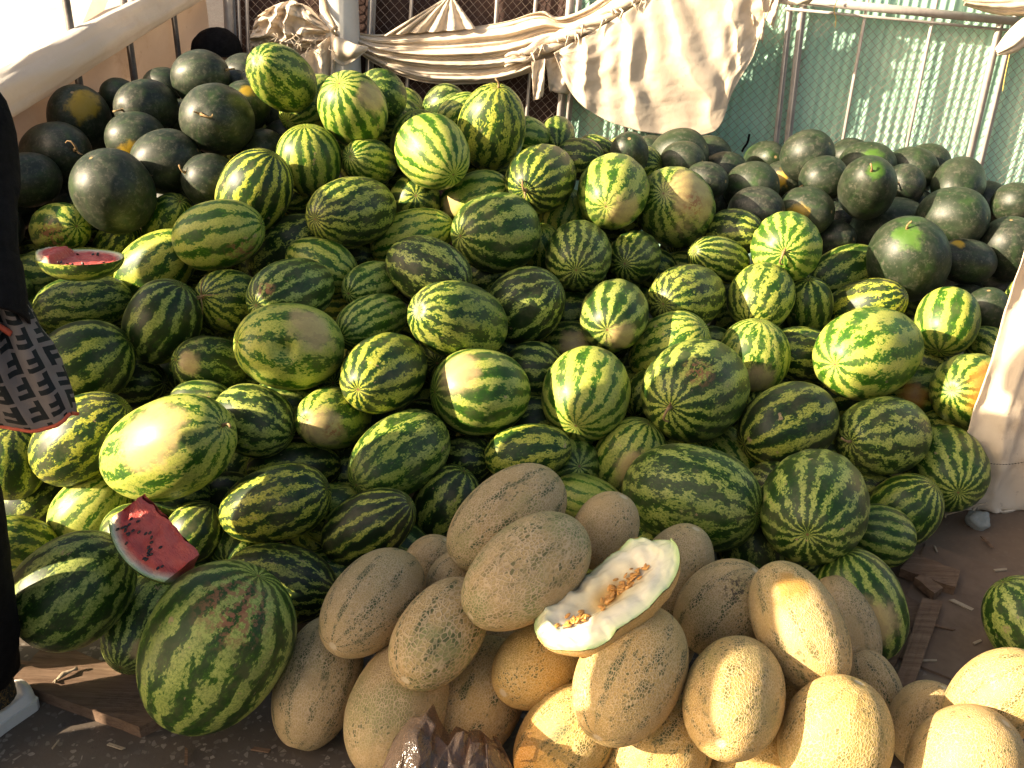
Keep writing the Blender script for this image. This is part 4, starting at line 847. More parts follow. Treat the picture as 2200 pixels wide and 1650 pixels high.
# --- cut pale melon with orange seeds
def pale_half():
    d = 1.90
    P0 = CAM+ray(1150, 1350)*(d-.05); P1 = CAM+ray(1432, 1150)*(d+.045)
    axis = P1-P0; L = axis.length/2*1.02; mid = (P0+P1)/2+UP*.0; R = .098
    view = (CAM-mid).normalized()
    side = view.cross(axis.normalized()).normalized()
    if side.dot(UP) < 0: side = -side
    nrm = (view*.80+side*.60).normalized()
    mid = mid-side*.012
    rot = frame(axis, axis.cross(nrm))            # local z axis of fruit, y = +-normal
    yl = rot.inverted() @ nrm; sg = 1 if yl.y > 0 else -1
    root = empty('halved_melon', mid); root.rotation_mode = 'QUATERNION'; root.rotation_quaternion = rot.to_quaternion()
    tag(root, 'cut open netted melon with white flesh and orange seeds on top of the heap', 'cut melon')
    xs = 1 if (rot.inverted() @ side).x > 0 else -1
    def edge(zn, w=0):   # jagged cut line height; the far side is broken off lower
        if w*xs > 0:
            return -sg*(.040*math.exp(-((zn-.0)/.52)**4)+.012*(1+fbm(Vector((zn*7, 2.2, 1)), 3))*abs(math.sin(zn*9))+.012)
        return sg*(.010*fbm(Vector((zn*3.2, 7.7, 1)), 4)-.022*max(0, min(1, (-zn-.28)*9)))
    b = MB()
    def fn(u, v):
        ph = -math.pi/2+math.pi*v; a = math.pi*u; zz = math.sin(ph); r = R*math.cos(ph)**.9 if abs(v-.5) < .4999 else 0
        p = Vector((r*math.cos(a), -sg*r*math.sin(a)*1.02, L*zz))
        k = abs(math.cos(a))**3
        return p+Vector((0, edge(zz, math.cos(a))*k, 0))
    b.grid(fn, 40, 44)
    r = b.build('rind', M['H'], root); rind_props(r, .1, .3, .55, 10, [4., 2., 8.])
    f = MB()
    def prof(w, zz):
        cav = math.exp(-(w/.34)**2)*max(0, 1-(zz/.80)**2)**.6
        h = -.036*cav+.006*fbm(Vector((w*2.4, zz*5.5, 4.)), 5)*min(1, 4*(1-abs(w)))
        return h
    def ff(u, v):
        ph = -math.pi/2+math.pi*v; zz = math.sin(ph); w = 2*u-1; r = R*math.cos(ph)**.9 if abs(v-.5) < .4999 else 0
        return Vector((r*w*.985, sg*prof(w, zz)*min(1, r/R*1.4)+edge(zz, w)*abs(w)**1.5, L*zz*.992))
    f.grid(ff, 56, 80)
    fl = f.build('flesh', M['whiteflesh'], root); fl['flesh_r'] = R; fl['flesh_l'] = L
    me = seed_mesh('seed', .0072, .0034, .0020, M['goldseed']); rs = np.random.RandomState(4)
    for k in range(96):
        zz = rs.normal(.18, .17) if k < 60 else rs.normal(-.52, .13); w = rs.normal(.03, .085)+(0 if k < 60 else .08)
        zz = max(-.8, min(.6, zz))
        s = bpy.data.objects.new('seed', me); col.objects.link(s); s.parent = fl
        r = R*math.sqrt(1-zz*zz)
        s.location = (r*w, sg*(prof(w, zz)+.002+rs.uniform(0, .006)), L*zz)
        s.rotation_euler = (rs.uniform(-.7, .7), rs.uniform(-.9, .9), rs.uniform(-.6, .6))
    # torn strip of rind curling off at the near end
    t = MB()
    def tf(u, v):
        x = R*(-.75-.55*v)+.006*fbm(Vector((u*6, v*4, 2)), 3); z = L*(-.98+.78*u+.12*v)
        wdt = math.sin(math.pi*min(1, u*1.05+.02))**.6
        return Vector((x*(.55+.45*wdt)-(1-wdt)*R*.35, sg*(.012+.020*v*wdt+.008*math.sin(u*7)), z))
    t.grid(tf, 26, 8)
    o = t.build('rind_flap', M['H'], root); rind_props(o, .1, .3, .2, 10, [2., 6., 8.])
    sm = o.modifiers.new('thick', 'SOLIDIFY'); sm.thickness = .005
    # the stray seed stuck on the melon below
    sp = CAM+ray(1015, 1509)*1.60
pale_half()

# ------------------------------------------------------------------ ground, boards
g = mesh_obj('ground', [(-30, -20, 0), (30, -20, 0), (30, 40, 0), (-30, 40, 0)], [(0, 1, 2, 3)], M['ground'], None, False); tag(g, kind='structure')

def board(name, corners_px, z, thick, mat, label, cat, group=None, rough=.003):
    """a real board lying on the ground: four top corners read off the photo at height z"""
    P = [ground(x, y, z) for x, y in corners_px]
    c = sum(P, Vector())/4; n = 14
    b = MB(); rs = np.random.RandomState(len(label))
    ph = rs.uniform(0, 9)
    top = []
    def pt(u, v, zz):
        a = P[0].lerp(P[1], u); d = P[3].lerp(P[2], u); p = a.lerp(d, v)
        ed = min(u, 1-u, v, 1-v)
        p = p+Vector((fbm(Vector((u*6+ph, v*3, 1)))*rough*(ed < .02), fbm(Vector((u*6+ph, v*3, 7)))*rough*(ed < .02), fbm(Vector((u*3+ph, v*2, 3)))*rough*.6))
        return Vector((p.x-c.x, p.y-c.y, zz+(p.z-z if zz > 0 else 0)))
    b.grid(lambda u, v: pt(u, v, thick/2), n, n)
    b.grid(lambda u, v: pt(1-u, v, -thick/2), n, n)
    for e in range(4):
        f = {0: lambda t: (t, 0), 1: lambda t: (1, t), 2: lambda t: (1-t, 1), 3: lambda t: (0, 1-t)}[e]
        b.grid(lambda u, v: pt(*f(u), thick/2-thick*v*.999), n, 2)
    o = b.build(name, mat, None, False); o.location = (c.x, c.y, z-thick/2+.0005)
    return tag(o, label, cat, group)
board('wooden_plank', [(22, 1462), (300, 1562), (440, 1500), (105, 1378)], .030, .030, M['plank'], 'weathered wooden plank under the biggest front watermelon, beside the white shoe', 'plank')
board('hardboard_sheet', [(1900, 1400), (2300, 1560), (2330, 1290), (1990, 1165)], .006, .006, M['card'], 'dirty flat sheet of hardboard on the ground at lower right', 'board')
board('wooden_lath', [(1916, 1480), (1962, 1484), (2026, 1292), (1982, 1284)], .028, .018, M['board'], 'narrow wooden slat lying lengthwise by the bare sided watermelon', 'lath')
board('wooden_block', [(1966, 1240), (2008, 1276), (2026, 1262), (1984, 1232)], .040, .022, M['board'], 'small wooden block above the end of the narrow slat', 'wood block')
board('wooden_scrap', [(1935, 1222), (2052, 1262), (2062, 1226), (1962, 1188)], .032, .026, M['board'], 'broken piece of grey brown wood at the foot of the pile on the right', 'wood scrap')
board('crate_slat', [(1850, 1440), (1905, 1470), (1982, 1300), (1935, 1270)], .009, .009, M['plank'], 'dark thin slat half under the bare sided watermelon', 'lath')
hb = MB()
hp = ground(120, 1462, .034)
hb.tube([hp, hp+Vector((.012, .012, .008)), hp+Vector((.025, .03, .004)), hp+Vector((.034, .034, .006))], [.002, .006, .0025, .005], 7)
hb.tube([hp+Vector((-.004, -.006, .0)), hp, hp+Vector((.004, -.012, .004))], [.001, .004, .001], 6)
tag(hb.build('dry_leaf', M['paper']), 'curled scrap of dry husk lying on the wooden plank', 'leaf scrap')

rs = np.random.RandomState(12)
for px, py in ((2010, 1180), (2065, 1300), (2100, 1380), (2150, 1225), (1990, 1420), (2030, 1350), (1905, 1240), (2120, 1165), (560, 1612), (250, 1605), (120, 1600), (180, 1520), (400, 1625), (60, 1425)):
    p = ground(px, py, .008); L = rs.uniform(.012, .032); a = rs.uniform(0, 6.28); q = MB()
    dx = Vector((math.cos(a), math.sin(a), rs.uniform(-.05, .12)))*L; sd = Vector((-math.sin(a), math.cos(a), 0))*L*rs.uniform(.12, .3)
    t = Vector((0, 0, .003))
    q.add([p-dx-sd*.4, p+dx*.9-sd, p+dx+sd*.5, p-dx*.7+sd]+[x+t for x in (p-dx-sd*.4, p+dx*.9-sd, p+dx+sd*.5, p-dx*.7+sd)], [(3, 2, 1, 0), (4, 5, 6, 7), (0, 1, 5, 4), (1, 2, 6, 5), (2, 3, 7, 6), (3, 0, 4, 7)])
    tag(q.build('wood_chip', M['paper'] if rs.uniform() < .4 else M['board'], None, False), 'small dry chip of wood or husk littering the ground', 'chip', 'chips littering the ground')

# ------------------------------------------------------------------ crumpled plastic bag
def sharp(x):      # cloth-like crease profile
    return 1-2*abs(math.sin(x*.5))**.75
def crumple(u, v, k=1.0, sd=0.0):
    n1 = fbm(Vector((u*1.8, v*1.8, sd)), 3); n2 = fbm(Vector((u*2.1+4, v*2.1, sd+3)), 3); n3 = fbm(Vector((u*4, v*4, sd+6)), 2)
    return k*(.020*sharp(6.283*(2.6*u+1.1*v+.9*n1))+.014*sharp(6.283*(2.8*v-1.3*u+.9*n2))+.006*sharp(6.283*(5.5*u-4*v+n3)))
def plastic_bag():
    T = NT('smoky_plastic_film'); P = T.obj()
    b1 = T.bump(T.noise(T.vmath('MULTIPLY', P, (1, 1, .45)), 34, 4, .7), .6, .012)
    b = T.bsdf((.115, .085, .068), .14, b1, 1.0)
    tr = T.n('ShaderNodeBsdfTransparent'); tr.inputs[0].default_value = (.74, .62, .52, 1)
    mx = T.n('ShaderNodeMixShader'); mx.inputs[0].default_value = .40
    T.t.links.new(tr.outputs[0], mx.inputs[1]); T.t.links.new(b.outputs[0], mx.inputs[2]); T.t.links.new(mx.outputs[0], T.out.inputs[0])
    b = MB(); Yb = 1.30
    ridge = [(822, 1660), (842, 1606), (872, 1572), (908, 1564), (940, 1576), (966, 1596), (1002, 1596), (1034, 1608), (1056, 1616), (1078, 1632), (1100, 1668)]
    R = [at(x, y, Yb) for x, y in ridge]; c = Vector((-.115, Yb, 0))
    def fn(u, v):
        x = u*(len(R)-1); i = min(int(x), len(R)-2); f = x-i; f = f*f*(3-2*f); p = R[i].lerp(R[i+1], f)
        e = math.sin(math.pi*u)**.5
        h = math.sin(math.pi*v)**.62; yy = Yb-.125*math.cos(math.pi*v)*(.55+.45*e)
        px = p.x+(-.112-p.x)*.06*(1-h)*0
        n = Vector((.45*math.cos(math.pi*u), -math.cos(math.pi*v), .35*h)).normalized()
        return Vector((px-c.x, yy-c.y, max(.002, p.z*h))), n, h
    rs = np.random.RandomState(21); nu, nv = 20, 12; vs = []
    for jv in range(nv):
        for iu in range(nu):
            u = (iu+(rs.uniform(-.35, .35) if 0 < iu < nu-1 else 0))/(nu-1); v = (jv+(rs.uniform(-.35, .35) if 0 < jv < nv-1 else 0))/(nv-1)
            p, n, h = fn(u, v)
            d = .020*noise.noise(Vector((u*9, v*7, 3)))+rs.normal()*.009+.006*sharp(u*22+6*noise.noise(Vector((u*4, v*3, 8))))
            p = p+n*d*(.25+.75*min(1, h*1.2)); vs.append(Vector((p.x, p.y, max(.002, p.z))))
    fs = []
    for jv in range(nv-1):
        for iu in range(nu-1):
            q = [jv*nu+iu, jv*nu+iu+1, (jv+1)*nu+iu+1, (jv+1)*nu+iu]
            fs += [(q[0], q[1], q[2]), (q[0], q[2], q[3])] if rs.uniform() < .5 else [(q[0], q[1], q[3]), (q[1], q[2], q[3])]
    o = mesh_obj('plastic_bag', vs, fs, T.m); o.location = c
    at_ = o.data.attributes.new('crease_edge', 'FLOAT', 'EDGE'); at_.data.foreach_set('value', rs.uniform(.35, .95, len(o.data.edges)).astype(np.float32))
    ss = o.modifiers.new('sub', 'SUBSURF'); ss.levels = 2; ss.render_levels = 2
    tag(o, 'crumpled shiny brown plastic bag at the bottom edge in front of the tan melons', 'plastic bag')
plastic_bag()

# ------------------------------------------------------------------ back fence
YF = 4.32
def pole(name, p0, p1, r, mat, label, cat='fence post', group=None, n=10, parent=None):
    b = MB(); b.tube([p0, p1], r, n); o = b.build(name, mat, parent)
    return tag(o, label, cat, group) if label else o
def vline(pt, pb, Y, ext=.0):
    a, b = at(*pt, Y), at(*pb, Y)
    d = (b-a)/(b.z-a.z); top = a+d*(2.0-a.z); bot = a+d*(0-a.z)
    return top, bot
def chain_link(name, xl, xr, z0, z1, y, parent, c=.0185, slant=0.0):
    b = MB(); rs = np.random.RandomState(int(abs(xl)*100)); n = int((xr-xl)/c); mz = int((z1-z0)/c)
    ph = rs.uniform(0, 6, 6)
    for k in range(n+1):
        pts = []
        for j in range(mz+1):
            z = z0+j*c; x = xl+(k if (j+k) % 2 == 0 else k+1)*c
            wx = .006*math.sin(z*7+ph[0]+x*2)+.004*math.sin(x*9+ph[1]+z*3)
            pts.append(Vector((x+wx+slant*(z-z0), y+.008*math.sin(x*5+ph[2])*math.sin(z*4+ph[3])+(.0018 if j % 2 else -.0018), z)))
        r = .0015; vs = []
        for p in pts: vs += [p+Vector((r, 0, 0)), p+Vector((-r*.5, -r*.87, 0)), p+Vector((-r*.5, r*.87, 0))]
        b.add(vs, [(i*3+q, i*3+(q+1) % 3, (i+1)*3+(q+1) % 3, (i+1)*3+q) for i in range(len(pts)-1) for q in range(3)])
    return b.build(name, M['wire'], parent, False)
def fence_panel(label, pl, pr, rods, wide, Y, top=None):
    root = empty('fence_panel', ((pl[0].x+pr[0].x)/2, Y, 0)); inv = -Vector(root.location)
    tag(root, label, 'fence', 'wire fence panels at the back')
    sh = lambda q: (q[0]+inv, q[1]+inv)
    for q in (pl, pr):
        b = MB(); t, bt = sh(q); b.tube([t, bt], wide, 12); b.build('post', M['steel'], root)
        b = MB(); b.box((t+bt)/2+Vector((wide+.0035, .004, 0)), (.006, .008, (t-bt).length), (t-bt).to_track_quat('Z', 'Y').to_matrix()); b.build('angle_iron', M['steel'], root, False)
    for q in rods:
        t, bt = sh(q); b = MB(); b.tube([t, bt], .0075, 8); b.build('rod', M['steel'], root)
    if top:
        b = MB(); b.tube([top[0]+inv, top[1]+inv], .017, 12); b.build('rail', M['steel'], root)
        b = MB(); b.tube([top[0]+inv+Vector((0, 0, -.036)), top[1]+inv+Vector((0, 0, -.036))], .006, 8); b.build('rod', M['steel'], root)
    sl = (pl[0].x-pl[1].x)/(2.0)
    tz = min(top[0].z, top[1].z) if top else 1.95
    chain_link('wire_mesh', pl[1].x+inv.x+sl*.5, pr[1].x+inv.x+sl*.5, .5, tz, .012, root, slant=sl)
    return root
topR = (at(1690, -2, YF-.01), at(2185, 46, YF-.01))
pA = vline((1722, 20), (1690, 310), YF); pB = vline((2150, 40), (2082, 335), YF)
fence_panel('steel framed chain link panel in front of the bright green sheet on the right', pA, pB, [vline((1862, 15), (1808, 318), YF), vline((2008, 22), (1946, 325), YF)], .0125, YF, topR)
pC = vline((2420, 60), (2330, 340), YF)
fence_panel('chain link panel running off the right edge behind the drooping cloth end', (pB[0]+Vector((.055, 0, 0)), pB[1]+Vector((.055, 0, 0))), pC, [], .009, YF+.01)
pD = vline((1222, 20), (1203, 240), YF); pE = (pA[0]-Vector((.05, 0, 0)), pA[1]-Vector((.05, 0, 0)))
fence_panel('chain link panel behind the hanging cloth sheet', (pD[0]+Vector((.035, 0, 0)), pD[1]+Vector((.035, 0, 0))), pE, [vline((1352, 180), (1343, 300), YF)], .009, YF+.01)
pF = vline((797, 0), (791, 165), YF)
fence_panel('rusty chain link panel in front of the dark brown cloth', pF, pD, [vline((884, 0), (872, 240), YF), vline((1068, 0), (1060, 120), YF), vline((1148, 40), (1133, 230), YF)], .013, YF+.005)
pG = vline((490, 0), (494, 90), YF)
fence_panel('chain link panel in the left corner behind the heap of cloth', pG, (pF[0]-Vector((.19, -.01, 0)), pF[1]-Vector((.19, -.01, 0))), [vline((512, 0), (516, 90), YF), vline((530, 0), (532, 60), YF)], .021, YF+.01)
t, b_ = vline((728, 0), (736, 170), YF-.06)
b = MB(); b.tube([t, b_], .078, 40); b.tube([b_, b_+(t-b_)*.012], .12, 40)
tag(b.build('steel_column', M['white']), 'thick white painted round column behind the knotted cloth', 'column')

# green corrugated sheet wall
def corrugated():
    x0, x1 = at(1208, 200, 4.36).x, at(2200, 100, 4.36).x+1.3
    root = empty('corrugated_wall', ((x0+x1)/2, 4.365, 0)); tag(root, 'mint green corrugated metal sheet wall behind the fence on the right', 'wall')
    n = 3; wd = (x1-x0)/n
    for k in range(n):
        b = MB(); nn = 560
        a, e = x0+k*wd-(x0+x1)/2, x0+(k+1)*wd+.02-(x0+x1)/2
        def fn(u, v):
            x = a+(e-a)*u; ph = x/.038*2*math.pi
            return Vector((x+.020*v*2.2, .0024*math.sin(ph)+.006*fbm(Vector((x*2, v*3, k)))-.004*k, 2.3*v))
        b.grid(fn, nn, 10); b.build('metal_sheet', M['sheet'], root)
corrugated()
# dark cloth hung behind the fence on the left
b = MB(); xa, xb = at(520, 80, 4.5).x, at(1222, 100, 4.5).x
b.grid(lambda u, v: Vector((xa+(xb-xa)*u, 4.39+.025*fbm(Vector((u*5+v*1.5, v*1.2, 2)), 3)+.014*math.sin(u*34+3*v+2*fbm(Vector((u*3, v*2, 0)))), 2.1*v)), 160, 40)
tag(b.build('brown_cloth', M['brown']), 'dark brown cloth hanging behind the rusty chain link', 'cloth')
# orange crate glimpsed above
def crate():
    p = at(1030, -8, 4.40); root = empty('plastic_crate', (p.x, 4.405, p.z-.005)); tag(root, 'orange plastic crate just showing at the top edge behind the fence', 'crate')
    w, d, h = .13, .035, .10
    b = MB(); b.box((0, .015, h/2+.01), (w-.008, d-.004, h-.02)); bevel(b.build('body', M['orange'], root, False))
    b = MB(); b.box((0, .015, .006), (w, d, .012)); b.box((0, .015, h), (w, d, .014)); bevel(b.build('rim', M['orange'], root, False), .003)
    for i in range(6):
        b = MB(); b.box((-w/2+.012+i*(w-.024)/5, -.0045, h/2), (.007, .006, h-.03)); bevel(b.build('rib', M['orange'], root, False), .002)
crate()

# ------------------------------------------------------------------ draped canvas
def bez(pts, t):
    """smooth curve through px points, t in 0..1 by index"""
    n = len(pts)-1; x = min(max(t, 0), 1)*n; i = min(int(x), n-1); f = x-i
    p = [pts[max(i-1, 0)], pts[i], pts[i+1], pts[min(i+2, n)]]
    return tuple(.5*((2*p[1][k])+(-p[0][k]+p[2][k])*f+(2*p[0][k]-5*p[1][k]+4*p[2][k]-p[3][k])*f*f+(-p[0][k]+3*p[1][k]-3*p[2][k]+p[3][k])*f**3) for k in range(2))
def drape(name, topc, botc, Y, nu, nv, fold, label, cat='cloth', mat='canvas', group=None, thick=.003, endpinch=0, rag=0.0):
    b = MB()
    def fn(u, v):
        a, c = bez(topc, u), bez(botc, u)
        px, py = a[0]+(c[0]-a[0])*v, a[1]+(c[1]-a[1])*v
        if rag and v > .999: py += rag*fbm(Vector((u*40, 1, 1)), 3)
        p = at(px, py, Y); d, dz = fold(u, v)
        return p+Vector((0, -d, dz))
    b.grid(fn, nu, nv)
    o = b.build(name, M[mat]); s = o.modifiers.new('thick', 'SOLIDIFY'); s.thickness = thick
    return tag(o, label, cat, group)
# the long swag between the column and the top right
def swag_fold(u, v):
    w = 2*math.pi*(4.6*v+.35*math.sin(u*5+v*2)+.35*fbm(Vector((u*2.2, v*2, 1)), 3))
    env = min(1, u*6)*min(1, (1-u)*3)
    body = .040*math.sin(math.pi*min(1, max(0, v)))+.02*v
    return body*(.35+.65*env)+(.017*sharp(w)+.008*sharp(2.3*w+u*9))*(.35+.65*env)+.0015*fbm(Vector((u*30, v*18, 3)), 3), 0
drape('canvas_swag', [(722, 58), (800, 74), (900, 67), (1000, 60), (1090, 46), (1160, 24), (1200, 38), (1260, 18), (1330, -28), (1420, -60)],
      [(718, 66), (800, 132), (900, 174), (1000, 181), (1090, 170), (1180, 138), (1260, 98), (1340, 48), (1410, -4), (1450, -30)], YF-.045, 190, 90, swag_fold,
      'long beige canvas swag sagging across the fence from the column to the upper right', thick=.002)
# twisted rope-like edge of the swag
b = MB(); pts = []
for i in range(60):
    t_ = i/59; q = bez([(1085, 132), (1170, 100), (1250, 62), (1320, 22), (1390, -22), (1440, -55)], t_); pts.append(at(q[0], q[1], YF-.105))
for k in range(4):
    rp = []
    for i, p in enumerate(pts):
        a = i*.16+k*math.pi/2; sw = .020*(1+.5*fbm(Vector((i*.2, k, 0)), 2)); rp.append(p+Vector((0, math.cos(a)*sw, math.sin(a)*sw)))
    b.tube(rp, [.016*min(1, .25+i/14)*(1+.3*fbm(Vector((i*.35, k*3, 9)), 2)) for i in range(60)], 12)
rs = np.random.RandomState(2)
for i in range(26):
    p = pts[rs.randint(4, 56)]+Vector((0, -.03, rs.uniform(-.02, .02)))
    b.tube([p, p+Vector((rs.uniform(-.02, .02), -.012, rs.uniform(-.01, .015))), p+Vector((rs.uniform(-.03, .03), -.014, rs.uniform(-.045, .0)))], [.004, .006, .001], 6)
tag(b.build('twisted_canvas', M['canvas']), 'frayed twisted canvas rope running along the upper swag', 'cloth')
# small fan hanging from a tie
drape('canvas_fan', [(962, -6), (965, -9), (968, -9), (972, -6)], [(826, 76), (880, 70), (950, 66), (1022, 60)], YF-.045, 70, 40,
      lambda u, v: (.022*v+.012*math.sin(u*2*math.pi*5.5)*(.15+v)+.004*fbm(Vector((u*12, v*6, 0)), 3), 0), 'small fan of beige canvas gathered to a tie at the top edge')
# big hanging sheet
def sheet_fold(u, v):
    w = 2*math.pi*(5.2*u-.9*v*u+.25*fbm(Vector((u*2.4, v*2.2, 5)), 3))
    w3 = 2*math.pi*(3.1*v+1.6*u+.3*fbm(Vector((u*3, v*3, 8)), 2))
    return .03*math.sin(math.pi*min(1, v*.9))*math.sin(math.pi*min(1, u*1.05))+(.010*sharp(w)+.005*math.sin(1.9*w+2))*(.4+.6*math.sin(math.pi*min(1,.15+.8*v)))+.006*fbm(Vector((u*6+v*2, v*3-u*2, 2)), 2)+.002*fbm(Vector((u*14, v*10, 2)), 3)+.02, 0
drape('canvas_sheet', [(1190, 112), (1240, 86), (1300, 52), (1360, 14), (1430, -24), (1520, -40), (1600, -34), (1660, -14)],
      [(1192, 116), (1226, 196), (1280, 244), (1350, 272), (1432, 287), (1532, 279), (1574, 192), (1618, 118)], YF-.12, 190, 110, sheet_fold,
      'large beige canvas sheet hanging in deep folds in front of the green wall', thick=.002)
# tatters and ends
def strip(top, bot, Y, label, fold=.01, nu=18, nv=24, name='torn_canvas_strip'):
    drape(name, top, bot, Y, nu, nv, lambda u, v: (fold*math.sin(u*7+v*4)+.02*v*math.sin(v*3)+.006*fbm(Vector((u*6, v*8, top[0][0]*.1)), 3), 0), label, 'cloth strip', 'canvas', 'torn strips of canvas', .003, rag=6)
strip([(1142, 132), (1172, 126)], [(1146, 218), (1166, 206)], YF-.13, 'narrow torn canvas strip dangling under the swag')
strip([(1172, 128), (1228, 104)], [(1180, 196), (1222, 202)], YF-.10, 'wider torn canvas strip beside the narrow one under the swag')
strip([(1628, -12), (1672, -16)], [(1640, 34), (1662, 62)], YF-.13, 'knotted rag end hanging at the upper right corner of the big sheet', .02)
strip([(1610, 20), (1640, -4)], [(1620, 72), (1640, 92)], YF-.11, 'thin rag behind the knotted end at the right of the big sheet', .02)
strip([(1654, -20), (1762, -26)], [(1660, 10), (1740, 8)], YF-.09, 'short canvas overlap along the top rail', .02)
# rolled cloth at the upper right
drape('canvas_roll', [(2050, -10), (2120, -14), (2210, -20), (2320, -30)], [(2070, 10), (2140, 30), (2210, 34), (2320, 40)], YF-.09, 50, 24,
      lambda u, v: (.05*math.sin(math.pi*v)+.006*math.sin(v*22+u*4)+.004*fbm(Vector((u*9, v*9, 1)), 3), 0), 'rolled beige canvas along the top right rail')
drape('canvas_end', [(2138, 106), (2170, 62), (2215, 28), (2300, 0)], [(2142, 118), (2182, 112), (2230, 80), (2320, 60)], YF-.11, 40, 24,
      lambda u, v: (.045*math.sin(math.pi*v)*min(1, u*3+.2)+.006*math.sin(v*16+u*3), 0), 'drooping rounded end of canvas at the right edge')
# left bundle and the loose lobe beside the column
def bundle():
    root = empty('canvas_bundle', at(620, 110, YF-.10)); inv = -Vector(root.location)
    tag(root, 'crumpled bundle of frayed beige canvas tied to the fence left of the column', 'cloth')
    def piece(nm, topc, botc, Y, bulge, sd, k=1.0):
        b = MB()
        def fn(u, v):
            a, c = bez(topc, u), bez(botc, u); w = .5-.5*math.cos(math.pi*v)
            e = math.sin(math.pi*min(1, max(0, u)))**.6
            p = at(a[0]+(c[0]-a[0])*w, a[1]+(c[1]-a[1])*w, Y)
            return p+Vector((0, -bulge*math.sin(math.pi*v)**.7*e-crumple(u, v, k, sd)*(.35+.65*e), .010*crumple(u*1.3, v*1.3, 40, sd+9)*.03))+inv
        b.grid(fn, 110, 70); o = b.build(nm, M['canvas'], root); s = o.modifiers.new('thick', 'SOLIDIFY'); s.thickness = .002
    piece('lower_fold', [(540, 84), (590, 92), (650, 96), (722, 70)], [(524, 176), (570, 196), (640, 206), (704, 180)], YF-.05, .05, 1.0, 1.2)
    piece('middle_fold', [(536, 64), (590, 70), (650, 78), (722, 62)], [(538, 128), (590, 132), (650, 140), (724, 108)], YF-.09, .05, 5.0, 1.2)
    piece('upper_fold', [(548, 40), (590, 12), (640, 6), (700, 52)], [(536, 92), (586, 84), (640, 96), (722, 78)], YF-.12, .06, 9.0, 1.3)
    fr = MB(); rs = np.random.RandomState(6)
    for i in range(26):
        p = at(545+rs.uniform(0, 165), 78+rs.uniform(-8, 26), YF-.20)+inv
        fr.tube([p, p+Vector((rs.uniform(-.02, .02), -.006, -.012)), p+Vector((rs.uniform(-.03, .03), -.004, rs.uniform(-.05, -.02)))], .0012, 5)
    fr.build('frayed_threads', M['canvas'], root)
bundle()
drape('canvas_tail', [(596, 130), (640, 120), (690, 92), (724, 60)], [(664, 210), (690, 206), (706, 196), (716, 172)], YF-.13, 60, 40,
      lambda u, v: (.02*math.sin(u*2*math.pi*3.2+v*2)+.03*math.sin(math.pi*u)+.006*fbm(Vector((u*8, v*8, 1)), 3), 0), 'pleated canvas tail falling from the bundle to the melons')
drape('canvas_lobe', [(716, 72), (738, 82), (764, 92), (790, 100)], [(716, 120), (736, 140), (764, 128), (792, 104)], YF-.15, 40, 24,
      lambda u, v: (.035*math.sin(math.pi*u)*math.sin(math.pi*min(1, v*1.1+.1))+.01*math.sin(u*11)+.02, 0), 'small sagging canvas pouch in front of the white column')
b = MB(); b.tube([at(690, -12, YF-.12), at(702, 26, YF-.15), at(716, 50, YF-.16), at(724, 66, YF-.16)], [.012, .009, .008, .006], 10)
b.tube([at(724, 56, YF-.17), at(712, 66, YF-.18), at(726, 78, YF-.17)], [.008, .009, .006], 10)
tag(b.build('tie_rope', M['rope']), 'twisted cord tying the swag to the column', 'rope')
def cord(pts, r, mat, label, cat='cord', Y=YF-.04):
    b = MB(); q = [at(*bez(pts, i/24), Y) for i in range(25)]; b.tube(q, r, 6); return tag(b.build('cord', M[mat]), label, cat)
M['ycord'] = plain('yellow_cord', (.62, .42, .10), (.7, .5, .16), 30, .7, .1)
cord([(1800, -4), (1792, 20), (1796, 40), (1794, 58)], .0018, 'ycord', 'short yellow cord hanging from the top rail')
cord([(2172, 104), (2164, 140), (2158, 170), (2154, 196)], .0018, 'ycord', 'yellow cord hanging below the drooping canvas end')
cord([(1610, 288), (1606, 306), (1598, 318), (1594, 326)], .005, 'coat', 'black scrap caught in the wire mesh above the melons')

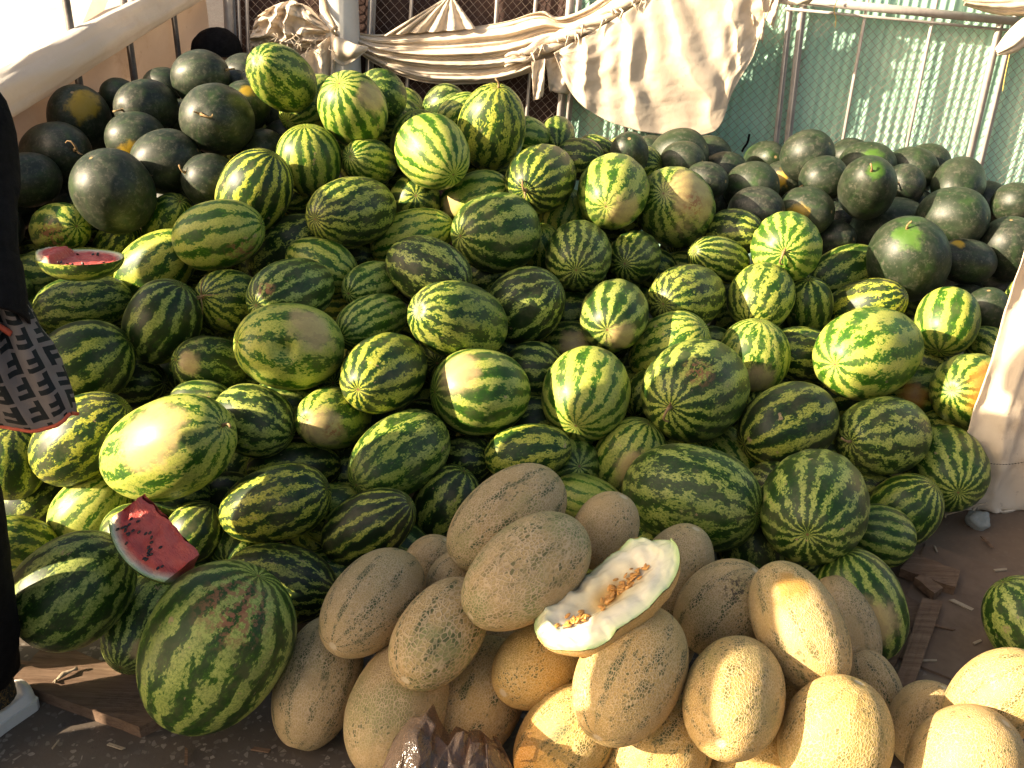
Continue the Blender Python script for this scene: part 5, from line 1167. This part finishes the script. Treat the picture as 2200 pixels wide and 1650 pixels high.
# ------------------------------------------------------------------ left tarp side
LA, LB = Vector((-2.20, 2.0, 0)), Vector((-1.29, 4.36, 0))
LD = (LB-LA)
def roll_z(s): return .57+.675*s
def left_side():
    root = empty('tarp_fence', (LA.x, LA.y, 0)); tag(root, 'sunlit translucent tarp stretched behind thin posts along the left side', 'tarp fence')
    nrm = Vector((LD.y, -LD.x, 0)).normalized()       # towards the pile
    b = MB()
    def fn(u, v):
        p = LD*u; top = roll_z(u)+.30*max(0, u-.55)
        return Vector((p.x, p.y, top*v))-nrm*(.05+.010*sharp(u*46+v*9)*v*v+.012*sharp(u*14-v*9+2*fbm(Vector((u*3, v*2, 4)), 2))+.03*fbm(Vector((u*5+v*3, v*2.5, 1)), 3))
    b.grid(fn, 120, 50); b.build('tarp', M['tarp'], root)
    b = MB()                                           # outer tarp layer added to give a diagonal shadow along its hem
    def f2(u, v):
        s = .05+.75*u; p = LD*s; hem = -.02+1.45*s-.05*math.sin(s*9); top = roll_z(s)
        z = top+(min(hem, top-.01)-top)*v
        return Vector((p.x, p.y, max(.01, z)))-nrm*(.10+.008*sharp(s*60+v*4)+.02*fbm(Vector((s*7, v*2, 6)), 3))
    b.grid(f2, 90, 30); b.build('tarp_shade_flap', M['tarp'], root)
    b = MB()                                           # narrow outer strap added to throw a darker streak on the tarp
    b.grid(lambda u, v: LD*(.50+.32*v+.035*u)+Vector((0, 0, .35+.95*v))-nrm*(.13+.01*math.sin(v*9)), 6, 24); b.build('tarp_shade_strap', M['tarp'], root)
    for s_, r in ((.20, .011), (.405, .012), (.555, .012), (.69, .0135), (.80, .0135), (.905, .011)):
        p = LD*s_; b = MB(); lean = Vector((-.03, 0, 0))
        b.tube([Vector((p.x, p.y, 0)), Vector((p.x, p.y, 1.9 if s_ > .6 else roll_z(s_)+.05))+lean], r, 10); b.build('post', M['dsteel'], root)
    rb = MB()
    def rf(u, v):
        a = v*2*math.pi; p = LD*(u*1.0); R = (.105-.050*u)*(1+.16*fbm(Vector((u*4, math.cos(a)*1.3, math.sin(a)*1.3)), 2)+.05*fbm(Vector((u*16, math.cos(a)*3+u*4, math.sin(a)*3)), 3)+.05*sharp(a*5+u*9+2*fbm(Vector((u*5, 0, 3)), 2)))
        z = roll_z(u)+.030
        tie = math.exp(-((u-.405)/.02)**2); R *= 1-.12*tie
        q = Vector((p.x, p.y, z))+nrm*(math.cos(a)*R*.75+.02)+Vector((0, 0, math.sin(a)*R*1.05))
        return q
    rb.grid(rf, 160, 60); rb.build('rolled_edge', M['roll'], root)
    ob = MB()                                          # the tarp carries on outwards over the rail as a slack sheet
    def of(u, v):
        p = LD*(u*1.08-.04); z = roll_z(u)+.075-.035*v-.05*math.sin(math.pi*v)+.035*fbm(Vector((u*4, v*3, 7)), 3)+.012*sharp(u*22+v*5+3*fbm(Vector((u*2, v*2, 1)), 2))
        return Vector((p.x, p.y, z))-nrm*(.02+1.9*v)
    ob.grid(of, 120, 50); ob.build('outer_sheet', M['roll'], root)
    p = LD*.405; c = Vector((p.x, p.y, roll_z(.405)-.055))+nrm*.05; sb = MB()
    sb.tube([c+Vector((0, 0, .03)), c+nrm*.02+Vector((-.02, -.02, -.01)), c+nrm*.02+Vector((.01, -.01, -.03)), c+Vector((.035, 0, -.07)), c+Vector((.05, .02, -.12)), c+Vector((.10, .03, -.15)), c+Vector((.11, .03, -.18))], .0028, 6)
    sb.tube([c+Vector((0, 0, .02)), c+nrm*.03+Vector((.02, -.01, .0)), c+nrm*.02+Vector((-.01, 0, -.02)), c+nrm*.01+Vector((-.05, -.01, -.03))], .0028, 6)
    sb.build('tie_string', M['red'], root)
left_side()

# ------------------------------------------------------------------ right canvas
def right_canvas():
    root = empty('canvas_curtain', (1.6, 2.55, 0)); tag(root, 'white canvas sheet hanging down at the right edge with gathered tied hem', 'canvas sheet')
    edge = [(2226, 480), (2192, 600), (2170, 680), (2142, 780), (2108, 880), (2086, 950), (2074, 1010), (2054, 1072), (2084, 1130)]
    Y = 2.55; b = MB(); inv = -Vector(root.location)
    def fn(u, v):
        q = bez(edge, v); l = at(q[0], q[1], Y); w = .95*(.75+.25*v)
        z = l.z if u < .02 else l.z-.07*min(1, u*3)*max(0, (v-.8)/.2)
        gather = math.exp(-((v-.88)/.05)**2)
        fold = (.016*sharp(u*52+1.5*math.sin(v*4))+.012*sharp(u*27+2+v))*(1-.5*gather)*(1-.4*v)+.012*fbm(Vector((u*9, v*7, 3)), 4)
        x = l.x+u*w-.012
        return Vector((x, Y-.05*math.sin(math.pi*min(1, v))*math.sin(math.pi*min(1, u*2))-fold+.10*u, max(.004, z+.01*fbm(Vector((u*12, v*3, 1)), 2)*(v > .9))))+inv
    b.grid(fn, 130, 70); o = b.build('canvas', M['canvas'], root); s = o.modifiers.new('t', 'SOLIDIFY'); s.thickness = .003
    hp = at(2096, 1086, Y-.03)+inv; k = MB()
    k.tube([hp+Vector((.03, 0, .01)), hp, hp+Vector((-.04, -.01, -.012)), hp+Vector((-.085, -.01, -.03)), hp+Vector((-.09, -.02, -.055))], .0035, 7)
    k.tube([hp, hp+Vector((-.02, -.02, -.03)), hp+Vector((-.035, -.02, -.06)), hp+Vector((-.06, -.02, -.07))], .0045, 7)
    k.build('tie_cord', M['rope'], root)
    st = MB()
    for i in range(34):
        q = at(2102+i*6.5, 992+6*math.sin(i*.2), Y-.075)+inv; st.tube([q, q+Vector((.0045, 0, .0006))], .0011, 5)
    st.build('stitching', M['coat'], root)
right_canvas()
st = MB()
def sf(u, v):
    a = u*2*math.pi; ph = math.pi*v; d = Vector((math.sin(ph)*math.cos(a), math.sin(ph)*math.sin(a), math.cos(ph))); r = 1+.22*fbm(d*1.6, 3)
    return Vector((d.x*.035*r, d.y*.03*r, .024+d.z*.028*r))
st.grid(sf, 28, 18); o = st.build('stone', M['stone']); o.location = ground(2098, 1132, 0); tag(o, 'pale bluish stone holding the hem of the white canvas on the ground', 'stone')
# ------------------------------------------------------------------ people
def skin_body(name, joints, edges, mat, parent, root=0, sub=2):
    """one continuous limb-and-trunk surface grown from a joint skeleton"""
    me = bpy.data.meshes.new(name); me.from_pydata([tuple(j[0]) for j in joints], edges, [])
    o = bpy.data.objects.new(name, me); col.objects.link(o); me.materials.append(mat)
    sk = o.modifiers.new('skin', 'SKIN'); sk.use_smooth_shade = True
    lay = me.skin_vertices[0] if me.skin_vertices else None
    if lay is None:
        bm = bmesh.new(); bm.from_mesh(me); bm.verts.layers.skin.verify(); bm.to_mesh(me); bm.free(); lay = me.skin_vertices[0]
    for i, j in enumerate(joints):
        r = j[1]; lay.data[i].radius = (r, r) if not hasattr(r, '__len__') else r
        lay.data[i].use_root = (i == root)
    ss = o.modifiers.new('sub', 'SUBSURF'); ss.levels = sub; ss.render_levels = sub
    if parent: o.parent = parent
    return o
def head_mesh(c, face, R, parent, mat, name='head'):
    """head with brow, nose, mouth, chin and ears; face = horizontal facing direction"""
    f = Vector(face).normalized(); up = Vector((0, 0, 1)); s = f.cross(up); b = MB()
    def fn(u, v):
        a = u*2*math.pi; ph = math.pi*v
        x, y, z = math.sin(ph)*math.cos(a), math.sin(ph)*math.sin(a), math.cos(ph)   # x = forward
        w = .78-.10*max(0, -z); d = .96; h = 1.22
        px, py, pz = x*d, y*w, z*h
        if x > 0:
            px *= 1-.10*max(0, z-.3)
            px += .26*math.exp(-(y/.13)**2-((z+.12)/.20)**2)*(1 if z < .08 else math.exp(-((z-.08)/.10)**2))   # nose
            px -= .10*math.exp(-((abs(y)-.36)/.16)**2-((z-.08)/.12)**2)                                      # eye sockets
            px += .05*math.exp(-((z-.25)/.08)**2)*math.exp(-(y/.5)**2)                                       # brow
            px += .05*math.exp(-(y/.25)**2-((z+.50)/.06)**2)+.05*math.exp(-(y/.22)**2-((z+.62)/.05)**2)       # lips
            px -= .04*math.exp(-(y/.25)**2-((z+.56)/.025)**2)
            px += .10*math.exp(-(y/.3)**2-((z+.88)/.14)**2)                                                   # chin
        if z < -.3: py *= 1-.25*min(1, (-z-.3)/.7)
        if z < -.35 and x < 0: px *= .75
        return (f*px+s*py+up*pz)*R
    b.grid(fn, 48, 36)
    for q in (-1, 1):
        def ear(u, v):
            a = u*2*math.pi; k = math.sin(math.pi*v)
            return (f*(-.05+.17*math.cos(a)*k)+s*q*(.76+.10*math.cos(math.pi*v))+up*(.02+.26*math.sin(a)*k))*R
        b.grid(ear, 14, 8)
    o = b.build(name, mat, parent); o.location = c
    for q in (-1, 1):
        e = MB(); cc = (f*.80+s*q*.30+up*.08)*R
        e.grid(lambda u, v: cc+Vector((math.sin(math.pi*v)*math.cos(6.2832*u), math.sin(math.pi*v)*math.sin(6.2832*u), math.cos(math.pi*v)))*R*.115, 12, 8)
        e.build('eye', M['eye'], o)
    return o
def hand_chain(wrist, dirv, palmn, curl, joints, edges, base):
    """five fingers rooted in a palm; returns extended joints/edges"""
    d = Vector(dirv).normalized(); n = Vector(palmn); n = (n-d*n.dot(d)).normalized(); s = d.cross(n)
    p = Vector(wrist)+d*.045; joints.append((p, (.030, .016))); pi = len(joints)-1; edges.append((base, pi))
    k = Vector(wrist)+d*.085; joints.append((k, (.034, .014))); ki = len(joints)-1; edges.append((pi, ki))
    for off, l in ((-.030, .060), (-.010, .072), (.010, .068), (.028, .054)):
        q = k+s*off; last = ki; dd = d.copy()
        for j in range(4):
            q = q+dd*(l*(.18 if j == 0 else .33)); joints.append((q.copy(), .0085-.0008*j)); edges.append((last, len(joints)-1)); last = len(joints)-1
            dd = (dd*math.cos(curl)+n*math.sin(curl)).normalized()
    q = Vector(wrist)+d*.03-s*.028; last = pi; dd = (d*.6-s*.7+n*.4).normalized()
    for j in range(3):
        q = q+dd*.026; joints.append((q.copy(), .0098-.001*j)); edges.append((last, len(joints)-1)); last = len(joints)-1
        dd = (dd+d*.35+n*.3).normalized()
def tube_part(name, pts, rads, mat, parent, n=20, wr=.004, seed=0, open_end=True, sub=4):
    """a cloth tube (sleeve, trouser leg) with soft creases"""
    b = MB(); P = [Vector(p) for p in pts]; k = (len(P)-1)*sub*2
    def cm(t):
        x = t*(len(P)-1); i = min(int(x), len(P)-2); f = x-i
        q = [P[max(i-1, 0)], P[i], P[i+1], P[min(i+2, len(P)-1)]]
        c = .5*((2*q[1])+(-q[0]+q[2])*f+(2*q[0]-5*q[1]+4*q[2]-q[3])*f*f+(-q[0]+3*q[1]-3*q[2]+q[3])*f**3)
        return c, rads[i]+(rads[i+1]-rads[i])*f
    ring = []; up = None
    for i in range(k+1):
        c, r = cm(i/k); c2, _ = cm(min(1, i/k+.01)); c0, _ = cm(max(0, i/k-.01)); t = (c2-c0).normalized()
        if up is None: up = Vector((1, 0, 0)) if abs(t.z) > .7 else Vector((0, 0, 1))
        a = t.cross(up).normalized(); bb = a.cross(t).normalized(); up = bb
        for j in range(n):
            an = 2*math.pi*j/n; rr = r+wr*fbm(Vector((c.x*14+seed, math.cos(an)*1.2+c.z*16, math.sin(an)*1.2)), 3)
            ring.append(c+(a*math.cos(an)+bb*math.sin(an))*rr)
    b.add(ring, [(i*n+j, i*n+(j+1) % n, (i+1)*n+(j+1) % n, (i+1)*n+j) for i in range(k) for j in range(n)])
    o = b.build(name, mat, parent); s = o.modifiers.new('t', 'SOLIDIFY'); s.thickness = .004; return o
def shoe(parent, heel, face, left, mat):
    f = Vector(face).normalized(); s = Vector(left).normalized(); Lh = .262; b = MB()
    prof = [(0, .028), (.04, .036), (.30, .036), (.55, .042), (.75, .048), (.90, .040), (.98, .020), (1, .004)]
    def wid(t): return np.interp(t, [p[0] for p in prof], [p[1] for p in prof])
    def hgt(t): return np.interp(t, [0, .08, .25, .45, .6, .85, 1], [.060, .068, .060, .082, .074, .052, .030])
    def fn(u, v):
        t = v; a = math.pi*u; w = wid(t); h = hgt(t)
        e = .82
        x = math.copysign(abs(math.cos(a))**e, math.cos(a))*w; z = .024+(h-.024)*abs(math.sin(a))**e
        if .06 < t < .42 and .22 < u < .78: z = min(z, .024+(h-.024)*.62)
        return heel+f*(t*Lh-.02)+s*x+Vector((0, 0, z))
    b.grid(fn, 28, 40); o = b.build('shoe', mat, parent)
    so = MB()
    def ring(z, g):
        r = []
        for i in range(48):
            a = i/48*2*math.pi; t = .5-.5*math.cos(a); w = (wid(min(1, max(0, t)))+g)*(1 if math.sin(a) > 0 else -1)
            r.append(heel+f*(t*(Lh+.008)-.024)+s*w+Vector((0, 0, z)))
        return r
    r1, r2 = ring(.002, .004), ring(.028, .005)
    so.add(r1+r2, [(i, (i+1) % 48, 48+(i+1) % 48, 48+i) for i in range(48)]+[tuple(range(48))[::-1], tuple(range(48, 96))])
    so.build('sole', M['sole'], o, False)
    return o

FACE = Vector((-.50, -.87, 0)).normalized(); LEFT = Vector((.87, -.50, 0))
def standing_person(base, label, hem=.72):
    root = empty('person', base); tag(root, label, 'person')
    B = Vector((0, 0, 0)); f, l = FACE, LEFT; z = lambda h: Vector((0, 0, h))
    hipL, hipR = l*.12+z(.88), -l*.085+z(.88)
    kneeL, kneeR = l*.165+f*.015+z(.50), -l*.10+f*.03+z(.48)
    ankL, ankR = l*.105+z(.09), -l*.11-f*.02+z(.09)
    shL, shR = l*.185+z(1.47), -l*.185+z(1.47)
    elL, elR = l*.255-f*.10+z(1.24), -l*.25+z(1.18)
    wrL, wrR = l*.415+f*.03+z(1.06), -l*.25+f*.06+z(.93)
    J = [(z(.93), (.13, .10)), (z(1.12)+f*.01, (.12, .09)), (z(1.38), (.14, .095)), (z(1.51), (.06, .055)), (z(1.57)+f*.01, (.052, .055)), (z(1.63)+f*.02, (.06, .07)),
         (shL, .055), (elL, .042), (wrL, .028), (shR, .055), (elR, .042), (wrR, .028),
         (hipL, .085), (kneeL, .056), (ankL, .036), (hipR, .085), (kneeR, .056), (ankR, .036),
         (ankL-z(.045)+f*.05, .032), (ankL-z(.06)+f*.14, .024), (ankR-z(.045)+f*.05, .032), (ankR-z(.06)+f*.14, .024)]
    E = [(0, 1), (1, 2), (2, 3), (3, 4), (4, 5), (2, 6), (6, 7), (7, 8), (2, 9), (9, 10), (10, 11), (0, 12), (12, 13), (13, 14), (0, 15), (15, 16), (16, 17), (14, 18), (18, 19), (17, 20), (20, 21)]
    hand_chain(wrL, (0.05, 0, -1), -l, .75, J, E, 8); hand_chain(wrR, (0, 0, -1), l, .45, J, E, 11)
    skin_body('body', J, E, M['skin'], root)
    hd = head_mesh(z(1.68)+f*.03, f, .098, root, M['skin'])
    h = MB()
    s_ = f.cross(z(1))
    def hair(u, v):
        a = u*2*math.pi; ph = math.pi*.62*v; x, y, zz = math.sin(ph)*math.cos(a), math.sin(ph)*math.sin(a), math.cos(ph)
        k = 1.0 if x < .35 else 1-.25*(x-.35)
        return (f*(x*k*1.02-.06)+s_*y*.90+z(zz*1.28+.04)-z(.5*max(0, -x)*v))*.104*(1+.05*fbm(Vector((x*6, y*6, zz*2)), 3))
    h.grid(hair, 44, 22); h.build('hair', M['hair'], hd)
    tube_part('coat', [z(hem), z(.92), z(1.14), z(1.36), z(1.49)], [.20, .185, .165, .185, .12], M['coat'], root, 36, .012, 1)
    for sh, el, wr in ((shL, elL, wrL), (shR, elR, wrR)):
        o = tube_part('sleeve', [sh-(el-sh)*.15, sh.lerp(el, .4), el, el.lerp(wr, .55), wr-z(.0)], [.080, .070, .062, .058, .056], M['coat'], root, 26, .008, 3)
        dn = (wr-el).normalized()
        tube_part('cuff', [wr-dn*.03, wr+dn*.025, wr+dn*.075], [.061, .065, .066], M['coat'], o, 26, .002, 5)
    for hp, kn, an in ((hipL, kneeL, ankL), (hipR, kneeR, ankR)):
        tube_part('trouser_leg', [hp, hp.lerp(kn, .5), kn, kn.lerp(an, .5), an+z(.055)], [.105, .092, .076, .069, .062], M['trouser'], root, 26, .006, 7)
        tube_part('sock', [an+z(.10), an+z(.02), an-z(.02)], [.046, .043, .045], M['sock'], root, 20, .002, 9)
        shoe(root, an-z(.09)-f*.055, f, l, M['shoe'])
    return root
T = NT('embroidered_sock'); P = T.obj()
n = T.sstep(T.math('ABSOLUTE', T.math('SUBTRACT', T.noise(P, 70, 3, .6), .5)), .0, .035, 1, 0)
T.bsdf(T.mix(T.math('MULTIPLY', n, .55), (.008, .007, .006), (.30, .17, .03)), .8); M['sock'] = T.m
PB = Vector((-1.141, 1.60, 0))
standing_person(PB, 'person in black coat and trousers with white shoe, cut off by the left edge')

standing_person(Vector((-1.62, 1.07, 0)), 'unseen bystander added outside the left edge to cast shade, nearest the camera', .30)  # unseen figure in a long coat, added to shade the front melons
standing_person(Vector((-1.95, 2.18, 0)), 'unseen bystander added outside the left edge to cast shade, beside the tarp fence', .5)  # unseen figure added to throw a band of shade across the middle
# the patterned bag carried in the left hand
def handbag():
    T = NT('woven_letter_pattern'); P = T.obj(); uvn = T.n('ShaderNodeUVMap'); uv = T.sep(uvn.outputs[0])
    def glyph(u, v):       # block letter F in a unit cell
        st = T.math('MULTIPLY', T.math('GREATER_THAN', u, .14), T.math('LESS_THAN', u, .40))
        b1 = T.math('MULTIPLY', T.math('GREATER_THAN', v, .68), T.math('GREATER_THAN', u, .14))
        b1 = T.math('MULTIPLY', b1, T.math('MULTIPLY', T.math('LESS_THAN', v, .90), T.math('LESS_THAN', u, .92)))
        b2 = T.math('MULTIPLY', T.math('MULTIPLY', T.math('GREATER_THAN', v, .30), T.math('LESS_THAN', v, .52)), T.math('MULTIPLY', T.math('GREATER_THAN', u, .14), T.math('LESS_THAN', u, .80)))
        st = T.math('MULTIPLY', st, T.math('MULTIPLY', T.math('LESS_THAN', v, .90), T.math('GREATER_THAN', v, .04)))
        return T.math('MAXIMUM', st, T.math('MAXIMUM', b1, b2))
    U = T.math('MULTIPLY', uv[0], 1.0); V = uv[1]
    fu, fv = T.math('FRACT', U), T.math('FRACT', V)
    par = T.math('MODULO', T.math('ADD', T.math('FLOOR', U), T.math('FLOOR', V)), 2)
    g1 = glyph(fu, fv); g2 = glyph(T.math('SUBTRACT', 1, fu), T.math('SUBTRACT', 1, fv))
    g = T.math('ADD', T.math('MULTIPLY', g1, T.math('SUBTRACT', 1, par)), T.math('MULTIPLY', g2, par))
    c = T.mix(g, T.mix(T.noise(P, 40, 4), (.12, .10, .092), (.19, .165, .15)), (.010, .013, .014))
    T.bsdf(c, .7, T.bump(T.noise(P, 600, 2), .3, .002), .2); mt = T.m
    c0 = PB+LEFT*.42+FACE*.03+Vector((0, 0, .93)); base = Vector((c0.x-.005, c0.y+.0, 0))
    root = empty('handbag', base); tag(root, 'grey and black letter patterned soft bag with red edging hanging from the dark sleeve', 'bag')
    b = MB(); ax = Vector((.93, -.36, 0)).normalized(); nm = Vector((.36, .93, 0)); NUb, NVb = 96, 30
    zt, zb = 1.045, .880
    def fn(u, v):
        a = u*2*math.pi; w = .060+.085*v**.8; d = .028+.028*math.sin(math.pi*min(1, v*.85))
        fold = (.016*math.sin(a*5+1)+.010*math.sin(a*9+4))*(1-v)**.7*1.0+.006*fbm(Vector((math.cos(a)*3, math.sin(a)*3, v*3)), 3)
        x = math.copysign(abs(math.cos(a))**.8, math.cos(a))*(w+fold); y = math.copysign(abs(math.sin(a))**.8, math.sin(a))*(d+fold)
        z = zt+(zb-zt)*v-.022*math.cos(a)*0-.03*v*abs(math.sin(a))
        return ax*x+nm*y+Vector((0, 0, z))
    b.grid(fn, NUb, NVb); o = b.build('bag_body', mt, root)
    uvl = o.data.uv_layers.new(name='uv')
    for p in o.data.polygons:
        for li in p.loop_indices:
            vi = o.data.loops[li].vertex_index; i, j = vi % NUb, vi//NUb
            uvl.data[li].uv = (-i/(NUb-1)*15, j/(NVb-1)*5.2)
    e = MB(); e.tube([fn(i/96, 1.0)+Vector((0, 0, -.001)) for i in range(97)], .0032, 6, False); e.build('edging', M['red'], root)
    e = MB(); e.grid(lambda u, v: fn(u, 1.0)*(1, 1, 1)[0] if v < .5 else Vector((0, 0, zb-.012)), 96, 2); e.build('bag_bottom', mt, root)
    k = MB(); q = Vector((.055, -.03, zt-.035)); k.tube([q+Vector((-.05, -.01, .03)), q+Vector((-.02, -.012, .012)), q+Vector((0.01, -.014, -.008))], [.003, .0035, .005], 8); k.build('zip_pull', M['red'], root)
    h = MB(); h.tube([Vector((0, 0, zt))+ax*(.05*math.cos(math.pi*i/12))+Vector((0, 0, .055*math.sin(math.pi*i/12))) for i in range(13)], .006, 8); h.build('handle', M['red'], root)
handbag()

# the seated person behind the pile
def seated_person():
    c = at(478, 128, 4.14); f = Vector((.85, -.45, 0)).normalized(); l = Vector((.45, .85, 0)); z = lambda h: Vector((0, 0, h))
    base = Vector((c.x-.02, c.y, 0)); root = empty('person', base); tag(root, 'person with a black cap crouching in the far left corner, mostly hidden by black melons', 'person')
    h0 = c.z
    J = [(z(.34), (.14, .11)), (z(h0-.42), (.13, .10)), (z(h0-.22), (.14, .095)), (z(h0-.13), (.055, .055)), (z(h0-.05), (.055, .06)),
         (l*.17+z(h0-.22), .055), (l*.20+f*.16+z(h0-.42), .045), (l*.08+f*.28+z(h0-.44), .03), (-l*.17+z(h0-.22), .055), (-l*.20+f*.16+z(h0-.42), .045), (-l*.08+f*.28+z(h0-.44), .03),
         (l*.09+f*.08+z(.32), .085), (l*.10+f*.30+z(.44), .06), (l*.09+f*.24+z(.06), .04), (-l*.09+f*.08+z(.32), .085), (-l*.10+f*.30+z(.44), .06), (-l*.09+f*.24+z(.06), .04), (l*.09+f*.36+z(.03), .03), (-l*.09+f*.36+z(.03), .03)]
    E = [(0, 1), (1, 2), (2, 3), (3, 4), (2, 5), (5, 6), (6, 7), (2, 8), (8, 9), (9, 10), (0, 11), (11, 12), (12, 13), (0, 14), (14, 15), (15, 16), (13, 17), (16, 18)]
    hand_chain(l*.08+f*.28+z(h0-.44), f*.5+Vector((0, 0, -.8)), -l, .4, J, E, 7); hand_chain(-l*.08+f*.28+z(h0-.44), f*.5+Vector((0, 0, -.8)), l, .4, J, E, 10)
    skin_body('body', J, E, M['coat'], root)
    hd = head_mesh(z(h0-.015)+f*.02, f, .092, root, M['skin'])
    b = MB(); s_ = f.cross(z(1))
    def cap(u, v):
        a = u*2*math.pi; ph = math.pi*.55*v; x, y, zz = math.sin(ph)*math.cos(a), math.sin(ph)*math.sin(a), math.cos(ph)
        return (f*(x*1.10-.02)+s_*y*.95+z(zz*.95+.30+.10*x))*.098*(1+.03*fbm(Vector((x*3, y*3, zz*3)), 3))
    b.grid(cap, 40, 20)
    def brim(u, v):
        a = -1.1+2.2*u; r = 1.02+.42*v*math.cos(a*.9); return (f*math.cos(a)*r+s_*math.sin(a)*.92*(1+.1*v)+z(.30-.06*v))*.098
    b.grid(brim, 24, 6)
    o = b.build('cap', M['coat'], root); o.location = z(h0)
    b = MB()
    b.grid(lambda u, v: (f*(-.35+.25*math.cos(u*6.283))*1.0+s_*(.85*math.sin(u*6.283))+z(.25-.75*v)).normalized()*.100*(1+.04*fbm(Vector((u*8, v*4, 1)), 2)), 30, 10)
    h = b.build('hair', M['hair'], hd)
    st = MB(); st.box((0, 0, .13), (.30, .30, .26))
seated_person()

# ------------------------------------------------------------------ light
ELEV, AZ = math.radians(24), math.radians(19)      # sun low on the left, a little behind the camera
sdir = Vector((-math.cos(ELEV)*math.cos(AZ), -math.cos(ELEV)*math.sin(AZ), math.sin(ELEV)))
sl = bpy.data.lights.new('sun', 'SUN'); sl.energy = 5.0; sl.angle = math.radians(.55); sl.color = (1.0, .83, .60)
so = bpy.data.objects.new('sun', sl); col.objects.link(so); so.rotation_euler = sdir.to_track_quat('Z', 'Y').to_euler()
w = bpy.data.worlds.new("World"); scene.world = w; w.use_nodes = True
nt = w.node_tree; bg = nt.nodes['Background']
sky = nt.nodes.new('ShaderNodeTexSky'); sky.sky_type = 'NISHITA'; sky.sun_disc = False
sky.sun_elevation = ELEV; sky.sun_rotation = math.atan2(sdir.x, sdir.y); sky.dust_density = 5.0; sky.air_density = 1.0; sky.ozone_density = .3
tint = nt.nodes.new('ShaderNodeMix'); tint.data_type = 'RGBA'; tint.blend_type = 'MULTIPLY'; tint.inputs[0].default_value = 1; tint.inputs[7].default_value = (1, .95, .87, 1)   # warm white balance
nt.links.new(sky.outputs[0], tint.inputs[6]); nt.links.new(tint.outputs[2], bg.inputs[0]); bg.inputs[1].default_value = 0.075
scene.view_settings.view_transform = 'Standard'; scene.view_settings.look = 'None'
scene.view_settings.exposure = 1.76; scene.view_settings.gamma = 1.0
scene.cycles.max_bounces = 8; scene.cycles.diffuse_bounces = 4; scene.cycles.glossy_bounces = 4; scene.cycles.transparent_max_bounces = 8
scene.cycles.use_adaptive_sampling = True
try: scene.cycles.use_denoising = True; scene.cycles.denoiser = 'OPENIMAGEDENOISE'
except Exception: pass
